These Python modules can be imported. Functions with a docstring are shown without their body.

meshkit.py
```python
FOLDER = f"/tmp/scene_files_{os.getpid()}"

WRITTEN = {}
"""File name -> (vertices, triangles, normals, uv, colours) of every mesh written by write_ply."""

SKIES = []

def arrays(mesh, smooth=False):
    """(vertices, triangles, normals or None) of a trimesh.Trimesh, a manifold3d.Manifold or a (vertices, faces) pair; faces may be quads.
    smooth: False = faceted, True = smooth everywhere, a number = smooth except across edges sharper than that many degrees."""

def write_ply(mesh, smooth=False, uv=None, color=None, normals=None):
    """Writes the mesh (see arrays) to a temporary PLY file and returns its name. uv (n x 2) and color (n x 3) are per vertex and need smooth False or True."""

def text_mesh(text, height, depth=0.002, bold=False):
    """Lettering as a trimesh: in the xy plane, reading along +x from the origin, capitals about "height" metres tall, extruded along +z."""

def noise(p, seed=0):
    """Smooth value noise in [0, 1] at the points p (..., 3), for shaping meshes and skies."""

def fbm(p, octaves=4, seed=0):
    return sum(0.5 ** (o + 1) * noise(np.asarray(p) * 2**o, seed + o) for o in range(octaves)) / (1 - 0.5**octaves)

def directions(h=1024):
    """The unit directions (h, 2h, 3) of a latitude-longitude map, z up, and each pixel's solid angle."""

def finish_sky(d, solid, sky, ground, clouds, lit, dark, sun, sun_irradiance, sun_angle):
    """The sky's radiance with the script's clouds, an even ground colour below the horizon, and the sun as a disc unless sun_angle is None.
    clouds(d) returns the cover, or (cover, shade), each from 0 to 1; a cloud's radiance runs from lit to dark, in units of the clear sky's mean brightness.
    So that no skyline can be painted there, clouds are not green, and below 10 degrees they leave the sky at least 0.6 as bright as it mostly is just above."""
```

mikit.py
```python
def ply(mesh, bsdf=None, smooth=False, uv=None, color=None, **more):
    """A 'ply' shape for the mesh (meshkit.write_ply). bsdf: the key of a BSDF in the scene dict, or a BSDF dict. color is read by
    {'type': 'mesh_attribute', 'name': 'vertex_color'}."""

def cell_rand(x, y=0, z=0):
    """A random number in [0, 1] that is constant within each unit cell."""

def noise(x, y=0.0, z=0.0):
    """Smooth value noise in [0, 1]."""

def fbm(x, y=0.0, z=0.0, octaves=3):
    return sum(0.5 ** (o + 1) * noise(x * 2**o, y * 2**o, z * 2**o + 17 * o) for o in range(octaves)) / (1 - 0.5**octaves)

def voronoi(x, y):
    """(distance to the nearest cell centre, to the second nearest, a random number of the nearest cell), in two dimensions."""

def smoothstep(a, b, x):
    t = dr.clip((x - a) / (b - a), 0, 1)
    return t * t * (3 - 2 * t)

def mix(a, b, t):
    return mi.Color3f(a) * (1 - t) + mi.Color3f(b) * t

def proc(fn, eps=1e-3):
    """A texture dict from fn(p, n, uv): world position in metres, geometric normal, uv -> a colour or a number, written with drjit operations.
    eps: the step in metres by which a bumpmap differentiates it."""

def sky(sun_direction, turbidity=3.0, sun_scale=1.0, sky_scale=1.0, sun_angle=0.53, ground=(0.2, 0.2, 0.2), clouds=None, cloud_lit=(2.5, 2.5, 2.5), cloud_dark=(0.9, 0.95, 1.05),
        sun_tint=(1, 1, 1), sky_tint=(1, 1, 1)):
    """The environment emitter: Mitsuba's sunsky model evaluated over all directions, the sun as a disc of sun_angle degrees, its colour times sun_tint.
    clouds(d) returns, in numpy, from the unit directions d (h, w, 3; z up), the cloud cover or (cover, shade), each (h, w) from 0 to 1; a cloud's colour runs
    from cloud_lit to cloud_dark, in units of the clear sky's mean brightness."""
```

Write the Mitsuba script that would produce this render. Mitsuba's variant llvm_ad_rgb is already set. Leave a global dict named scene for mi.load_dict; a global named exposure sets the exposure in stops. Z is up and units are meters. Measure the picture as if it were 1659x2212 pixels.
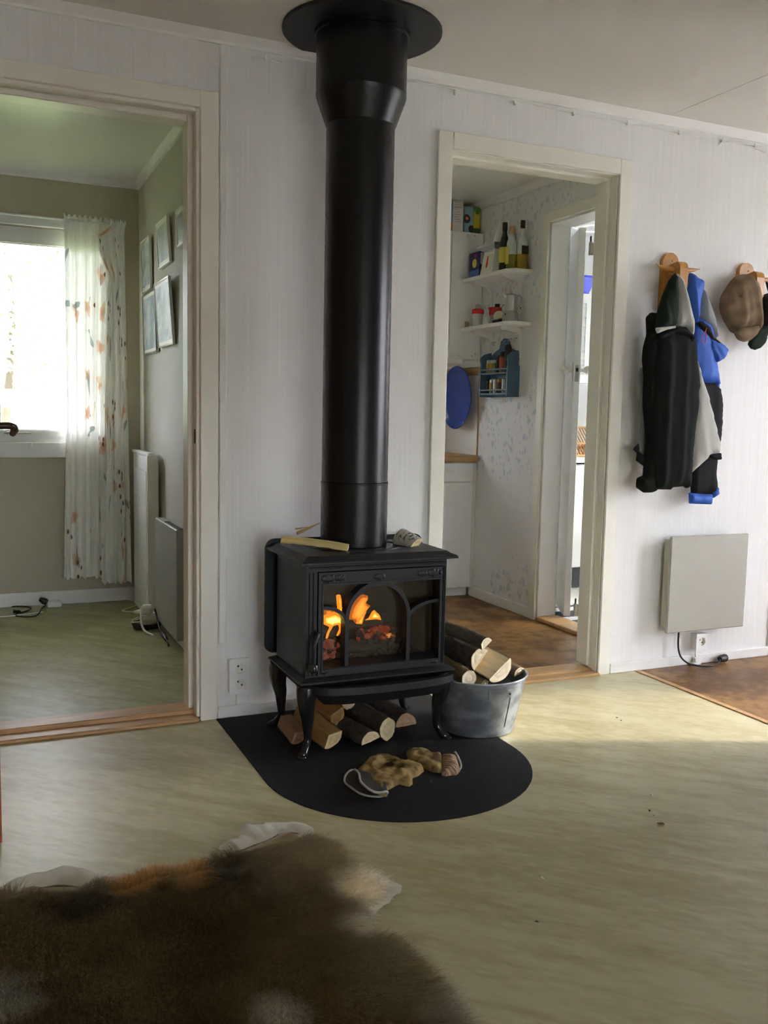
import math, random, numpy as np, trimesh, manifold3d, mitsuba as mi, drjit as dr
import mikit, meshkit
from shapely.geometry import Polygon, Point, box as sbox
from shapely.ops import unary_union
from shapely import contains_xy
from scipy.spatial import Delaunay
T = mi.ScalarTransform4f
scene, labels = {}, {}
# ---------------------------------------------------------------- camera, sky, exposure
IW, IH, FPX = 1659, 2212, 2004.1
YAW, PIT, ROLL = .41833, .10443, -.02056
CAM = np.array([0., -3.2702, 1.1218])
_f = np.array([math.sin(YAW)*math.cos(PIT), math.cos(YAW)*math.cos(PIT), -math.sin(PIT)])
_r = np.array([math.cos(YAW), -math.sin(YAW), 0.]); _d = np.cross(_f, _r)
RT = math.cos(ROLL)*_r + math.sin(ROLL)*_d
DN = -math.sin(ROLL)*_r + math.cos(ROLL)*_d
scene['camera'] = dict(type='perspective', fov=2*math.degrees(math.atan(IW/2/FPX)), fov_axis='x', near_clip=.02, far_clip=500.,
                       to_world=T().look_at(origin=CAM.tolist(), target=(CAM+_f).tolist(), up=(-DN).tolist()))
def sky_clouds(d):
    n = meshkit.fbm(d*3.0+5.0, 4, seed=3)
    return np.clip((n-.22)*4, 0, 1), np.clip((n-.62)*1.2, 0, 1)
scene['sky'] = mikit.sky((.93, -.37, .52), turbidity=4.0, sun_scale=.044, sun_tint=(.80, .96, 1.30), sun_angle=5.0, sky_scale=1.0, ground=(.18, .2, .12), clouds=sky_clouds,
                         cloud_lit=(1.86, 1.9, 2.12), cloud_dark=(1.2, 1.24, 1.42))
exposure = 6.92
# ---------------------------------------------------------------- pixel -> place on a given plane
def ray(q):
    u = ((q[0]-IW/2)/FPX, (q[1]-IH/2)/FPX)
    return RT*u[0] + DN*u[1] + _f
def AX(q, x): d = ray(q); return CAM + d*((x-CAM[0])/d[0])
def AY(q, y): d = ray(q); return CAM + d*((y-CAM[1])/d[1])
def AZ(q, z): d = ray(q); return CAM + d*((z-CAM[2])/d[2])
# ---------------------------------------------------------------- mesh helpers
def cat(*m): return trimesh.util.concatenate([x for x in m])
def hull(p): return trimesh.Trimesh(np.asarray(p, float)).convex_hull if False else trimesh.convex.convex_hull(np.asarray(p, float))
def cbox(x0, x1, y0, y1, z0, z1, b=.002):
    b = min(b, (x1-x0)*.45, (y1-y0)*.45, (z1-z0)*.45)
    P = []
    for i in (0, 1):
        for j in (0, 1):
            for k in (0, 1):
                c = np.array([(x0, x1)[i], (y0, y1)[j], (z0, z1)[k]]); s = np.array([1-2*i, 1-2*j, 1-2*k])*b
                P += [c+s*[0, 1, 1], c+s*[1, 0, 1], c+s*[1, 1, 0]]
    return hull(P)
def box(x0, x1, y0, y1, z0, z1):
    m = trimesh.creation.box((x1-x0, y1-y0, z1-z0)); m.apply_translation(((x0+x1)/2, (y0+y1)/2, (z0+z1)/2)); return m
def frame_from(t):
    t = t/np.linalg.norm(t); a = np.cross(t, [0, 0, 1.] if abs(t[2]) < .9 else [1., 0, 0]); a /= np.linalg.norm(a)
    return t, a, np.cross(t, a)
def tube(pts, r, n=8, closed=False):
    p = np.asarray(pts, float); m = len(p); R = np.broadcast_to(np.asarray(r, float), (m,))
    if closed: tg = np.roll(p, -1, 0)-np.roll(p, 1, 0)
    else: tg = np.gradient(p, axis=0)
    tg /= np.linalg.norm(tg, axis=1, keepdims=True)+1e-12
    _, a, b = frame_from(tg[0]); V = []
    an = np.arange(n)*2*math.pi/n
    for i in range(m):
        a = a-tg[i]*(a@tg[i]); a /= np.linalg.norm(a); b = np.cross(tg[i], a)
        V.append(p[i]+R[i]*(np.cos(an)[:, None]*a+np.sin(an)[:, None]*b))
    V = np.vstack(V); F = []
    for i in range(m if closed else m-1):
        for j in range(n):
            k = (j+1) % n; i2 = (i+1) % m
            F += [[i*n+j, i*n+k, i2*n+k], [i*n+j, i2*n+k, i2*n+j]]
    if not closed:
        V = np.vstack([V, p[0], p[-1]]); c0, c1 = len(V)-2, len(V)-1
        for j in range(n):
            k = (j+1) % n; F += [[c0, k, j], [c1, (m-1)*n+j, (m-1)*n+k]]
    return trimesh.Trimesh(V, F, process=False)
def curve(pts, n=24):
    p = np.asarray(pts, float)
    if len(p) < 3: return np.array([p[0]+(p[-1]-p[0])*t for t in np.linspace(0, 1, n)])
    from scipy.interpolate import CubicSpline
    s = np.r_[0, np.cumsum(np.linalg.norm(np.diff(p, axis=0), axis=1)+1e-9)]
    return CubicSpline(s, p)(np.linspace(0, s[-1], n))
def lathe(prof, n=40, c=(0, 0, 0)):
    V, F, idx = [], [], []
    for r, z in prof:
        if r < 1e-6: idx.append([len(V)]*n); V.append((0, 0, z))
        else:
            idx.append(list(range(len(V), len(V)+n))); V += [(r*math.cos(2*math.pi*j/n), r*math.sin(2*math.pi*j/n), z) for j in range(n)]
    for a, b in zip(idx[:-1], idx[1:]):
        for j in range(n):
            k = (j+1) % n
            for t in ([a[j], a[k], b[k]], [a[j], b[k], b[j]]):
                if len(set(t)) == 3: F.append(t)
    return trimesh.Trimesh(np.array(V)+np.asarray(c), F, process=False)
def prism(poly, h0, h1, plane='xz'):
    if not hasattr(poly, 'geom_type'): poly = Polygon(poly).buffer(0)
    gs = getattr(poly, 'geoms', [poly]); out = []
    for g in gs:
        m = trimesh.creation.extrude_polygon(g, h1-h0, engine='earcut'); v = np.array(m.vertices); v[:, 2] += h0
        f = np.array(m.faces)
        if plane == 'xz': v = v[:, [0, 2, 1]]; f = f[:, ::-1]
        elif plane == 'yz': v = v[:, [2, 0, 1]]
        out.append(trimesh.Trimesh(v, f, process=False))
    return cat(*out)
def rrect(x0, x1, y0, y1, r, n=6):
    return sbox(x0+r, y0+r, x1-r, y1-r).buffer(r, quad_segs=n)
def move(m, t=(0, 0, 0), rz=0., ry=0., rx=0., s=1.):
    m = m.copy(); M = trimesh.transformations.euler_matrix(rx, ry, rz); M[:3, :3] = M[:3, :3]*s; M[:3, 3] = t
    m.apply_transform(M); return m
def inflate(poly, step, hf, hb=None, smooth_line=True, seed=0):
    """Points (u,v,h) over an outline: front surface h=hf(d,u,v), back surface h=hb(d,u,v); d = distance to the border."""
    if not hasattr(poly, 'geom_type'): poly = Polygon(poly).buffer(0)
    if poly.geom_type != 'Polygon': poly = max(poly.geoms, key=lambda g: g.area)
    L = poly.exterior.length; n = max(12, int(L/step)); B = np.array([poly.exterior.interpolate(i*L/n).coords[0] for i in range(n)])
    x0, y0, x1, y1 = poly.bounds
    gx, gy = np.meshgrid(np.arange(x0, x1, step), np.arange(y0, y1, step*.866)); gx = gx+(np.arange(gx.shape[0]) % 2)[:, None]*step/2
    G = np.c_[gx.ravel(), gy.ravel()]; inner = poly.buffer(-step*.45)
    if not inner.is_empty: G = G[contains_xy(inner, G[:, 0], G[:, 1])]
    else: G = G[:0]
    P = np.vstack([B, G]); tri = Delaunay(P).simplices; c = P[tri].mean(1); tri = tri[contains_xy(poly, c[:, 0], c[:, 1])]
    a, b, cc = P[tri[:, 0]], P[tri[:, 1]], P[tri[:, 2]]
    ar = (b-a)[:, 0]*(cc-a)[:, 1]-(b-a)[:, 1]*(cc-a)[:, 0]; tri = tri[np.abs(ar) > 1e-10]; ar = ar[np.abs(ar) > 1e-10]; tri[ar < 0] = tri[ar < 0][:, ::-1]
    from scipy.spatial import cKDTree
    m = max(200, int(L/step*4)); BB = np.array([poly.exterior.interpolate(i*L/m).coords[0] for i in range(m)])
    d = cKDTree(BB).query(P)[0]; d[:n] = 0
    h = hf(d, P[:, 0], P[:, 1]); k = hb(d, P[:, 0], P[:, 1]) if hb else np.zeros(len(P))
    N = len(P); V = np.vstack([np.c_[P, h], np.c_[P, k]]); F = [tri, tri[:, ::-1]+N]
    i = np.arange(n); j = (i+1) % n
    ccw = poly.exterior.is_ccw
    S = np.vstack([np.c_[i, j+N, j], np.c_[i, i+N, j+N]]); F.append(S if ccw else S[:, ::-1])
    return V, np.vstack(F), np.r_[d, d]
def rnd(d, t, w): return t*np.sqrt(np.clip(1-(1-np.clip(d/w, 0, 1))**2, 0, 1))
def fb(x, y, z, o=3, s=0): return meshkit.fbm(np.stack(np.broadcast_arrays(np.asarray(x, float), y, z), -1), o, s)
def srgb(r, g, b): return [((c/255)/12.92 if c/255 < .04045 else ((c/255+.055)/1.055)**2.4) for c in (r, g, b)]
# ---------------------------------------------------------------- naming
def numbered(k):
    if k not in _used: _used.add(k); return k
    i = 1
    while f'{k}_{i:03d}' in _used: i += 1
    _used.add(f'{k}_{i:03d}'); return f'{k}_{i:03d}'
_used = set()
def thing(name, label, cat_, group=None):
    k = numbered(name); labels[k] = {'label': label, 'category': cat_}
    if group: labels[k]['group'] = group
    return k
def obj(name, mesh, mat, parent=None, smooth=False, label=None, **kw):
    k = numbered((parent+'__' if parent else '')+name); scene[k] = mikit.ply(mesh, 'm_'+mat if isinstance(mat, str) else mat, smooth, **kw)
    if label: labels[k] = {'label': label}
    return k
def one(name, mesh, mat, label, cat_, group=None, smooth=False, **kw):
    k = thing(name, label, cat_, group); scene[k] = mikit.ply(mesh, 'm_'+mat if isinstance(mat, str) else mat, smooth, **kw); return k
def struct(name, mesh, mat, parent=None, smooth=False, label=None, **kw):
    k = obj(name, mesh, mat, parent, smooth, **kw)
    if not parent: labels[k] = {'kind': 'structure'}
    if label: labels.setdefault(k, {})['label'] = label
    return k
def sroot(name, label=None):
    k = numbered(name); labels[k] = {'kind': 'structure'}
    if label: labels[k]['label'] = label
    return k
# ---------------------------------------------------------------- materials
def pr(col, rough=.6, spec=.5, metal=0., **kw):
    c = col if isinstance(col, dict) else {'type': 'rgb', 'value': list(col)}
    return {'type': 'twosided', 'bsdf': {'type': 'principled', 'base_color': c, 'roughness': rough, 'specular': spec, 'metallic': metal, **kw}}
def bump(b, fn, scale=1.0, eps=1e-3):
    return {'type': 'twosided', 'bsdf': {'type': 'bumpmap', 'arbitrary': mikit.proc(fn, eps), 'scale': scale, 'bsdf': b['bsdf']}}
N, FB, SS, MX = mikit.noise, mikit.fbm, mikit.smoothstep, mikit.mix
def t_wall(p, n, uv):
    u = p.x+p.y
    s = N(u*300, p.z*2.2)*.45+N(u*140+9, p.z*1.1)*.25+N(u*620, p.z*6, 3)*.4
    return MX((.685, .68, .670), (.765, .762, .752), dr.clip(s, 0, 1))
def t_floor(p, n, uv):
    a = p.x*.72-p.y*.69; b = p.x*.69+p.y*.72
    s = FB(a*4.5+3, b*24, 0, 4); s2 = FB(a*1.8, b*7+5, 2, 3); s3 = FB(a*30, b*90, 5, 2)
    t = SS(.28, .72, s*.38+s2*.34+s3*.28)
    return MX((.40, .35, .185), (.51, .47, .305), t)
def t_floor2(p, n, uv): return t_floor(p, n, uv)*mi.Color3f(.66, .70, .55)  # same vinyl as the main floor, side room dimness multiplied into the colour
def t_lino(p, n, uv):
    s = FB(p.x*9, p.y*9, 1, 4); s2 = FB(p.x*38, p.y*38, 4, 3)
    return MX((.125, .054, .014), (.255, .132, .040), SS(.3, .7, s*.65+s2*.35))
def t_floral(p, n, uv):
    c = mi.Color3f(.72, .72, .715)
    u, v = p.y+p.x*.8, p.z
    cl = SS(.41, .54, FB(u*3.1+2, v*2.0, 0, 3))
    for sc, off, amt in ((20., 0., .62), (33., 9.3, .5)):
        d1, d2, w_ = mikit.voronoi(u*sc+off+FB(u*40, v*40, 3, 2)*.6, v*sc*.72+off*2)
        on = (w_ < .40)
        ed = 1-SS(.20, .34, d1+(N(u*190, v*190, off)-.5)*.25)
        col = dr.select(w_ < .22, mi.Color3f(.42, .47, .56), dr.select(w_ < .31, mi.Color3f(.62, .47, .47), mi.Color3f(.42, .52, .48)))
        c = MX(c, col, dr.select(on, ed*cl, 0)*amt)
    return c
def t_wood(p, n, uv):
    s = FB(p.x*7, p.y*60, p.z*60, 3)
    return MX((.36, .20, .075), (.56, .35, .16), s)
def t_woodz(p, n, uv):
    s = FB(p.x*70, p.y*70, p.z*6, 3)
    return MX((.34, .14, .022), (.52, .25, .05), s)
def t_zinc(p, n, uv):
    s = FB(p.x*22, p.y*22, p.z*22, 4)
    return MX((.23, .25, .27), (.42, .45, .48), SS(.3, .7, s))
def t_grass(p, n, uv):
    return MX((.11, .15, .06), (.22, .27, .12), FB(p.x*1.3, p.y*1.3, 0, 4))
def t_curtain(p, n, uv):
    u, v = uv.x, uv.y
    c = mi.Color3f(.90, .89, .85)
    def cells(sx, sy, k, prob):
        a, b = u*sx+k*2.7, v*sy+k*4.1
        i, j = dr.floor(a), dr.floor(b)
        return a-i-.5-(mikit.cell_rand(i, j, k)-.5)*.4, b-j-.5-(mikit.cell_rand(i, j, k+50)-.5)*.4, mikit.cell_rand(i, j, k+90) < prob, mikit.cell_rand(i, j, k+70)*6.28
    x, y, on, a = cells(5.5, 5., 1, .42)                       # blossoms
    rr = dr.sqrt(x*x+y*y); th = dr.atan2(y, x)
    m = 1-SS(.02, .05, rr-.17-.07*dr.cos(th*2+a)-.05*dr.cos(5*th))
    c = MX(c, MX((.62, .36, .22), (.80, .58, .46), SS(.04, .22, rr)), dr.select(on, m, 0)*.85)
    x, y, on, a = cells(6., 4.2, 2, .42)                       # leaves
    xr, yr = x*dr.cos(a)+y*dr.sin(a), -x*dr.sin(a)+y*dr.cos(a)
    m = 1-SS(.8, 1.1, dr.square(xr/.30)+dr.square((yr-.35*xr*xr)/.075))
    c = MX(c, (.27, .32, .31), dr.select(on, m, 0)*.8)
    m = 1-SS(.006, .016, dr.abs(yr-1.4*xr*xr+.05)); c = MX(c, (.45, .5, .45), dr.select(on & (dr.abs(xr) < .5), m, 0)*.5)
    x, y, on, a = cells(6.5, 5.5, 3, .30)                      # berries
    for q in range(4):
        ox, oy = .24*math.cos(q*1.9+.4), .26*math.sin(q*2.3)
        m = 1-SS(.06, .085, dr.sqrt(dr.square(x-ox)+dr.square(y-oy)))
        c = MX(c, (.16, .02, .02), dr.select(on & (a > q*1.4), m, 0)*.9)
    return c
def t_plate(p, n, uv):
    return MX((.008, .008, .009), (.020, .020, .021), N(p.x*420, p.y*420, p.z*420))
def t_iron(p, n, uv): return FB(p.x*330, p.y*330, p.z*330, 2)
def t_picture(p, n, uv):
    s = FB(p.y*9+p.z*2, p.z*11, p.x*3, 4)
    return MX((.30, .38, .43), (.62, .68, .68), SS(.25, .75, s))
def t_cap(p, n, uv):
    a, b = p.x*95+p.z*40, p.z*95-p.x*40
    ch = (dr.cos(a)*.5+.5)*.5+(dr.cos(b)*.5+.5)*.5
    s = FB(p.x*40, p.y*40, p.z*40, 3)
    return MX((.085, .058, .036), (.235, .165, .105), dr.clip(ch*.45+s*.55, 0, 1))
def t_cloth(p, n, uv): return FB(p.x*520, p.y*520, p.z*520, 2)
VC = {'type': 'mesh_attribute', 'name': 'vertex_color'}
M = dict(
    wall=pr(mikit.proc(t_wall), .75, .25), wall_white=pr((.72, .72, .71), .7, .3), wall_beige=pr((.50, .455, .35), .8, .2),
    wall_cream=pr((.50, .48, .41), .7, .3), ceiling=pr((.66, .645, .595), .7, .3), ceiling_gloss=pr((.68, .68, .62), .22, .5),
    trim=pr((.76, .74, .655), .4, .5), trim_white=pr((.74, .735, .71), .45, .5), white=pr((.78, .78, .76), .4, .5), off=pr((.70, .69, .62), .4, .5),
    floor_side_dim=pr(mikit.proc(t_floor2), .34, .45), floor=pr(mikit.proc(t_floor), .36, .45), lino=pr(mikit.proc(t_lino), .42, .4), floral=pr(mikit.proc(t_floral), .75, .25),
    wood=pr(mikit.proc(t_wood), .38, .5), woodz=pr(mikit.proc(t_woodz), .30, .5), door_edge=pr((.30, .07, .03), .35, .5),
    zinc=pr(mikit.proc(t_zinc), .42, .5, .75), plate=pr(mikit.proc(t_plate), .75, .2),
    iron=pr((.010, .0105, .012), .45, .4), iron_gloss=pr((.012, .012, .013), .18, .6), pipe=pr((.004, .004, .0045), .30, .35), soot=pr((.05, .04, .03), .9, .1),
    firebrick=pr((.045, .030, .018), .9, .1),
    heater=pr((.36, .35, .30), .45, .4), heater_side=pr((.42, .40, .32), .5, .4), black=pr((.012, .012, .013), .4, .5), dark=pr((.03, .03, .03), .6, .4),
    bronze=pr((.05, .035, .02), .35, .5, .6), steel=pr((.46, .46, .45), .2, .5, 1.), chrome=pr((.62, .62, .62), .1, .5, 1.),
    vc=pr(VC, .8, .25), vc_semi=pr(VC, .4, .5), vc_fur={'type': 'twosided', 'bsdf': {'type': 'principled', 'base_color': VC, 'roughness': .6, 'specular': .25}},
    gravel=pr((.30, .29, .27), .9, .1), grass=pr(mikit.proc(t_grass), .9, .1), picture=pr(mikit.proc(t_picture), .25, .5), cap=pr(mikit.proc(t_cap), .9, .15),
    blue_enamel=pr((.012, .045, .27), .2, .6), blue_wood=pr((.075, .145, .22), .55, .4), blue_plastic=pr((.09, .12, .82), .3, .5),
    red=pr((.55, .03, .035), .35, .5), green_glass_dark=pr((.012, .018, .008), .1, .6), cork=pr((.45, .28, .12), .8, .2),
    oil=pr((.20, .19, .02), .1, .6), honey=pr((.30, .19, .02), .12, .6), label_yellow=pr((.62, .52, .08), .5, .4), label_white=pr((.75, .74, .66), .5, .4),
    label_dark=pr((.03, .025, .02), .5, .4), spice_brown=pr((.16, .09, .04), .7, .2), spice_yellow=pr((.50, .36, .07), .7, .2), spice_red=pr((.45, .10, .05), .6, .3),
    glassy=pr((.55, .58, .57), .08, .6), leaf={'type': 'principledthin', 'base_color': {'type': 'rgb', 'value': [.24, .33, .17]}, 'roughness': .6, 'diff_trans': 1.0},
    birch=pr((.20, .19, .17), .8, .2), trunk=pr((.10, .08, .06), .9, .2), rack_wood=pr((.52, .29, .12), .5, .4), mat_grey=pr((.10, .10, .11), .9, .1),
    cloth_white=pr((.75, .73, .72), .9, .1), scale_white=pr((.74, .74, .71), .35, .5), dial=pr((.72, .70, .55), .4, .4),
    cloth_dark=bump(pr((.0065, .0085, .007), .85, .15), t_cloth, .0004), cloth_black=bump(pr((.009, .009, .010), .8, .2), t_cloth, .0004),
    cloth_grey=bump(pr((.36, .36, .33), .75, .25), t_cloth, .0003), cloth_grey2=bump(pr((.20, .225, .225), .7, .3), t_cloth, .0003),
    cloth_blue=bump(pr((.028, .10, .44), .6, .35), t_cloth, .0003), cloth_green=bump(pr((.010, .017, .011), .85, .2), t_cloth, .0004),
    hide_white=pr((.60, .57, .50), .8, .2), cuff_shade=pr((.055, .052, .046), .9, .1), cuff_grey=pr((.34, .33, .30), .9, .1),
    curtain={'type': 'principledthin', 'base_color': mikit.proc(t_curtain), 'roughness': .9, 'diff_trans': .24, 'spec_trans': 0.},
    pane={'type': 'thindielectric', 'int_ior': 1.5}, glass={'type': 'dielectric', 'int_ior': 1.5},
)
scene.update({'m_'+k: {**v} for k, v in M.items()})
# ================================================================ the setting
CZ = 2.4
# main wall with its two door openings (front at y=0)
w = sbox(-2.6, 0, 4.7, CZ).difference(sbox(-.045, -.1, .737, 2.147)).difference(sbox(1.695, -.1, 2.505, 2.135))
struct('wall_back', prism(w, 0, .13), 'wall')
struct('floor', box(-2.7, 2.7, -7.1, .0, -.06, 0), 'floor', label='cream streaked vinyl floor of the main room')
struct('floor', box(2.70, 4.8, -3.6, 0, -.06, .0), 'lino', label='brown linoleum floor beyond the metal strip')
struct('floor', box(-2.3, .9, .0, 2.3, -.06, 0), 'floor_side_dim', label='floor of the side room')
struct('floor', box(1.0, 2.95, .0, 2.4, -.06, 0), 'lino', label='brown linoleum floor of the kitchen')
struct('floor', box(2.95, 5.0, .0, 2.4, -.06, 0), 'off', label='pale floor of the far room')
st = sroot('ceiling', 'off-white board ceiling')
struct('panel', box(-2.7, 2.7165, -7.1, .0, CZ, CZ+.05), 'ceiling', st)
struct('panel', box(2.7195, 4.8, -3.6, .0, CZ, CZ+.05), 'ceiling', st)
struct('ceiling', box(-2.3, 1.0, .0, 2.45, CZ, CZ+.05), 'ceiling_gloss', label='white ceiling of the side room')
struct('ceiling', box(1.0, 5.1, .0, 2.45, CZ, CZ+.05), 'ceiling_gloss', label='white ceiling of the kitchen')
struct('roof', box(-3.2, 5.6, -7.6, 3.0, CZ+.055, CZ+.2), 'wall_white')
# outer walls of the main room and hall: windows and a glazed door let the daylight in
def wall_holes(name, u0, u1, holes, h0, h1, plane, mat='wall_white'):
    q = sbox(u0, 0, u1, CZ)
    for a in holes: q = q.difference(sbox(*a))
    return struct(name, prism(q, h0, h1, plane), mat)
def window(name, u0, u1, z0, z1, h, plane, mull=(), depth=.05, f=.06):
    """Frame with panes in an opening; h = the plane's middle."""
    k = sroot(name)
    xs = [u0]+[u0+(u1-u0)*t for t in mull]+[u1]
    q = sbox(u0, z0, u1, z1)
    for a, b in zip(xs[:-1], xs[1:]): q = q.difference(sbox(a+f, z0+f, b-f, z1-f))
    struct('frame', prism(q, h-depth/2, h+depth/2, plane), 'trim_white', k)
    for a, b in zip(xs[:-1], xs[1:]):
        pt = [(a+f-.005, z0+f-.005), (b-f+.005, z0+f-.005), (b-f+.005, z1-f+.005), (a+f-.005, z1-f+.005)]
        V = [(u, h, z) if plane == 'xz' else (h, u, z) for u, z in pt]
        struct('pane', trimesh.Trimesh(V, [[0, 1, 2], [0, 2, 3]], process=False), 'pane', k)
    return k
wall_holes('wall_front', -2.6, 2.75, [(.1, .5, 2.5, 1.45)], -7.1, -7.0, 'xz')
window('window_2', .1, 2.5, .5, 1.45, -7.05, 'xz', (.5,))
wall_holes('wall_left', -7.0, 0, [], -2.7, -2.6, 'yz')
wall_holes('wall_partition', -7.0, -1.03, [], 2.72, 2.82, 'yz')
wall_holes('wall_hall_front', 2.75, 4.8, [(3.9, 1.0, 4.5, 1.95)], -3.6, -3.5, 'xz')
window('window_3', 3.9, 4.5, 1.0, 1.95, -3.55, 'xz')  # unseen window, added to brighten the right part of the back wall
wall_holes('wall_right', -3.5, 0, [(-1.95, .2, -1.1, 2.15), (-1.02, .8, -.4, 2.15)], 4.7, 4.8, 'yz')
window('window_4', -1.95, -1.1, .2, 2.15, 4.75, 'yz', (), .05, .06)
window('window_8', -1.02, -.4, .8, 2.15, 4.75, 'yz', (), .05, .06)  # unseen window, added so light from the side deepens the heater shadow
struct('wall_sun_screen', box(4.8, 7.6, -1.10, -1.02, -.4, 3.3), 'wall_white')  # unseen screen wall, added only to keep direct sun out of the hall window
# side room
wall_holes('wall_side_room_back', -2.3, 1.0, [(.045, .93, .78, 2.10)], 2.29, 2.42, 'xz', 'wall_beige')
wall_holes('wall_side_room_right', .13, 2.29, [], .90, 1.0, 'yz', 'wall_cream')
wall_holes('wall_side_room_left', .13, 2.29, [], -2.4, -2.3, 'yz', 'wall_beige')
# kitchen and the room behind it
wall_holes('wall_kitchen_back', 1.0, 5.1, [(1.75, 1.05, 2.25, 2.05)], 2.33, 2.42, 'xz')
window('window_5', 1.75, 2.25, 1.05, 2.05, 2.375, 'xz', (.5,))
wall_holes('wall_kitchen_right', .13, 2.33, [(.24, -.1, 1.03, 2.16)], 2.85, 2.98, 'yz', 'floral')
wall_holes('wall_far_room_right', .13, 2.33, [(.45, 1.15, 1.35, 2.05)], 5.0, 5.1, 'yz')
window('window_7', .45, 1.35, 1.15, 2.05, 5.05, 'yz')
# cornices, baseboards
def cornice(name, a, b, h, plane, s=-1, size=.034):
    P = [(0, 0), (0, -size), (s*.012, -size), (s*.014, -size*.75), (s*size*.8, -size*.28), (s*size*.86, -.006), (s*size, 0)]
    poly = Polygon(P)
    mm = trimesh.creation.extrude_polygon(poly, b-a, engine='earcut'); v = np.array(mm.vertices)
    if plane == 'x': v = np.c_[a+v[:, 2], h+v[:, 0], CZ+v[:, 1]]
    else: v = np.c_[h+v[:, 0], a+v[:, 2], CZ+v[:, 1]]
    struct(name, trimesh.Trimesh(v, mm.faces, process=False), 'trim_white')
cornice('trim_1', -2.6, 4.7, 0, 'x'); cornice('trim_2', -2.3, .9, 2.29, 'x'); cornice('trim_3', .13, 2.29, .9, 'y'); cornice('trim_4', .13, 2.33, 2.85, 'y', -1, .04)
for nm, a, b in (('baseboard_back', .80, 1.643), ('baseboard_back', 2.561, 3.497)):
    struct(nm, cbox(a, b, -.013, 0, 0, .045, .003), 'trim_white')
struct('baseboard_side_room', cbox(-2.3, .9, 2.276, 2.29, 0, .078, .003), 'trim_white')
struct('baseboard_side_room', cbox(.888, .90, .13, 2.276, 0, .05, .003), 'trim_white')
struct('baseboard_kitchen', cbox(2.838, 2.85, 1.085, 1.78, 0, .062, .003), 'trim')
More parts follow.
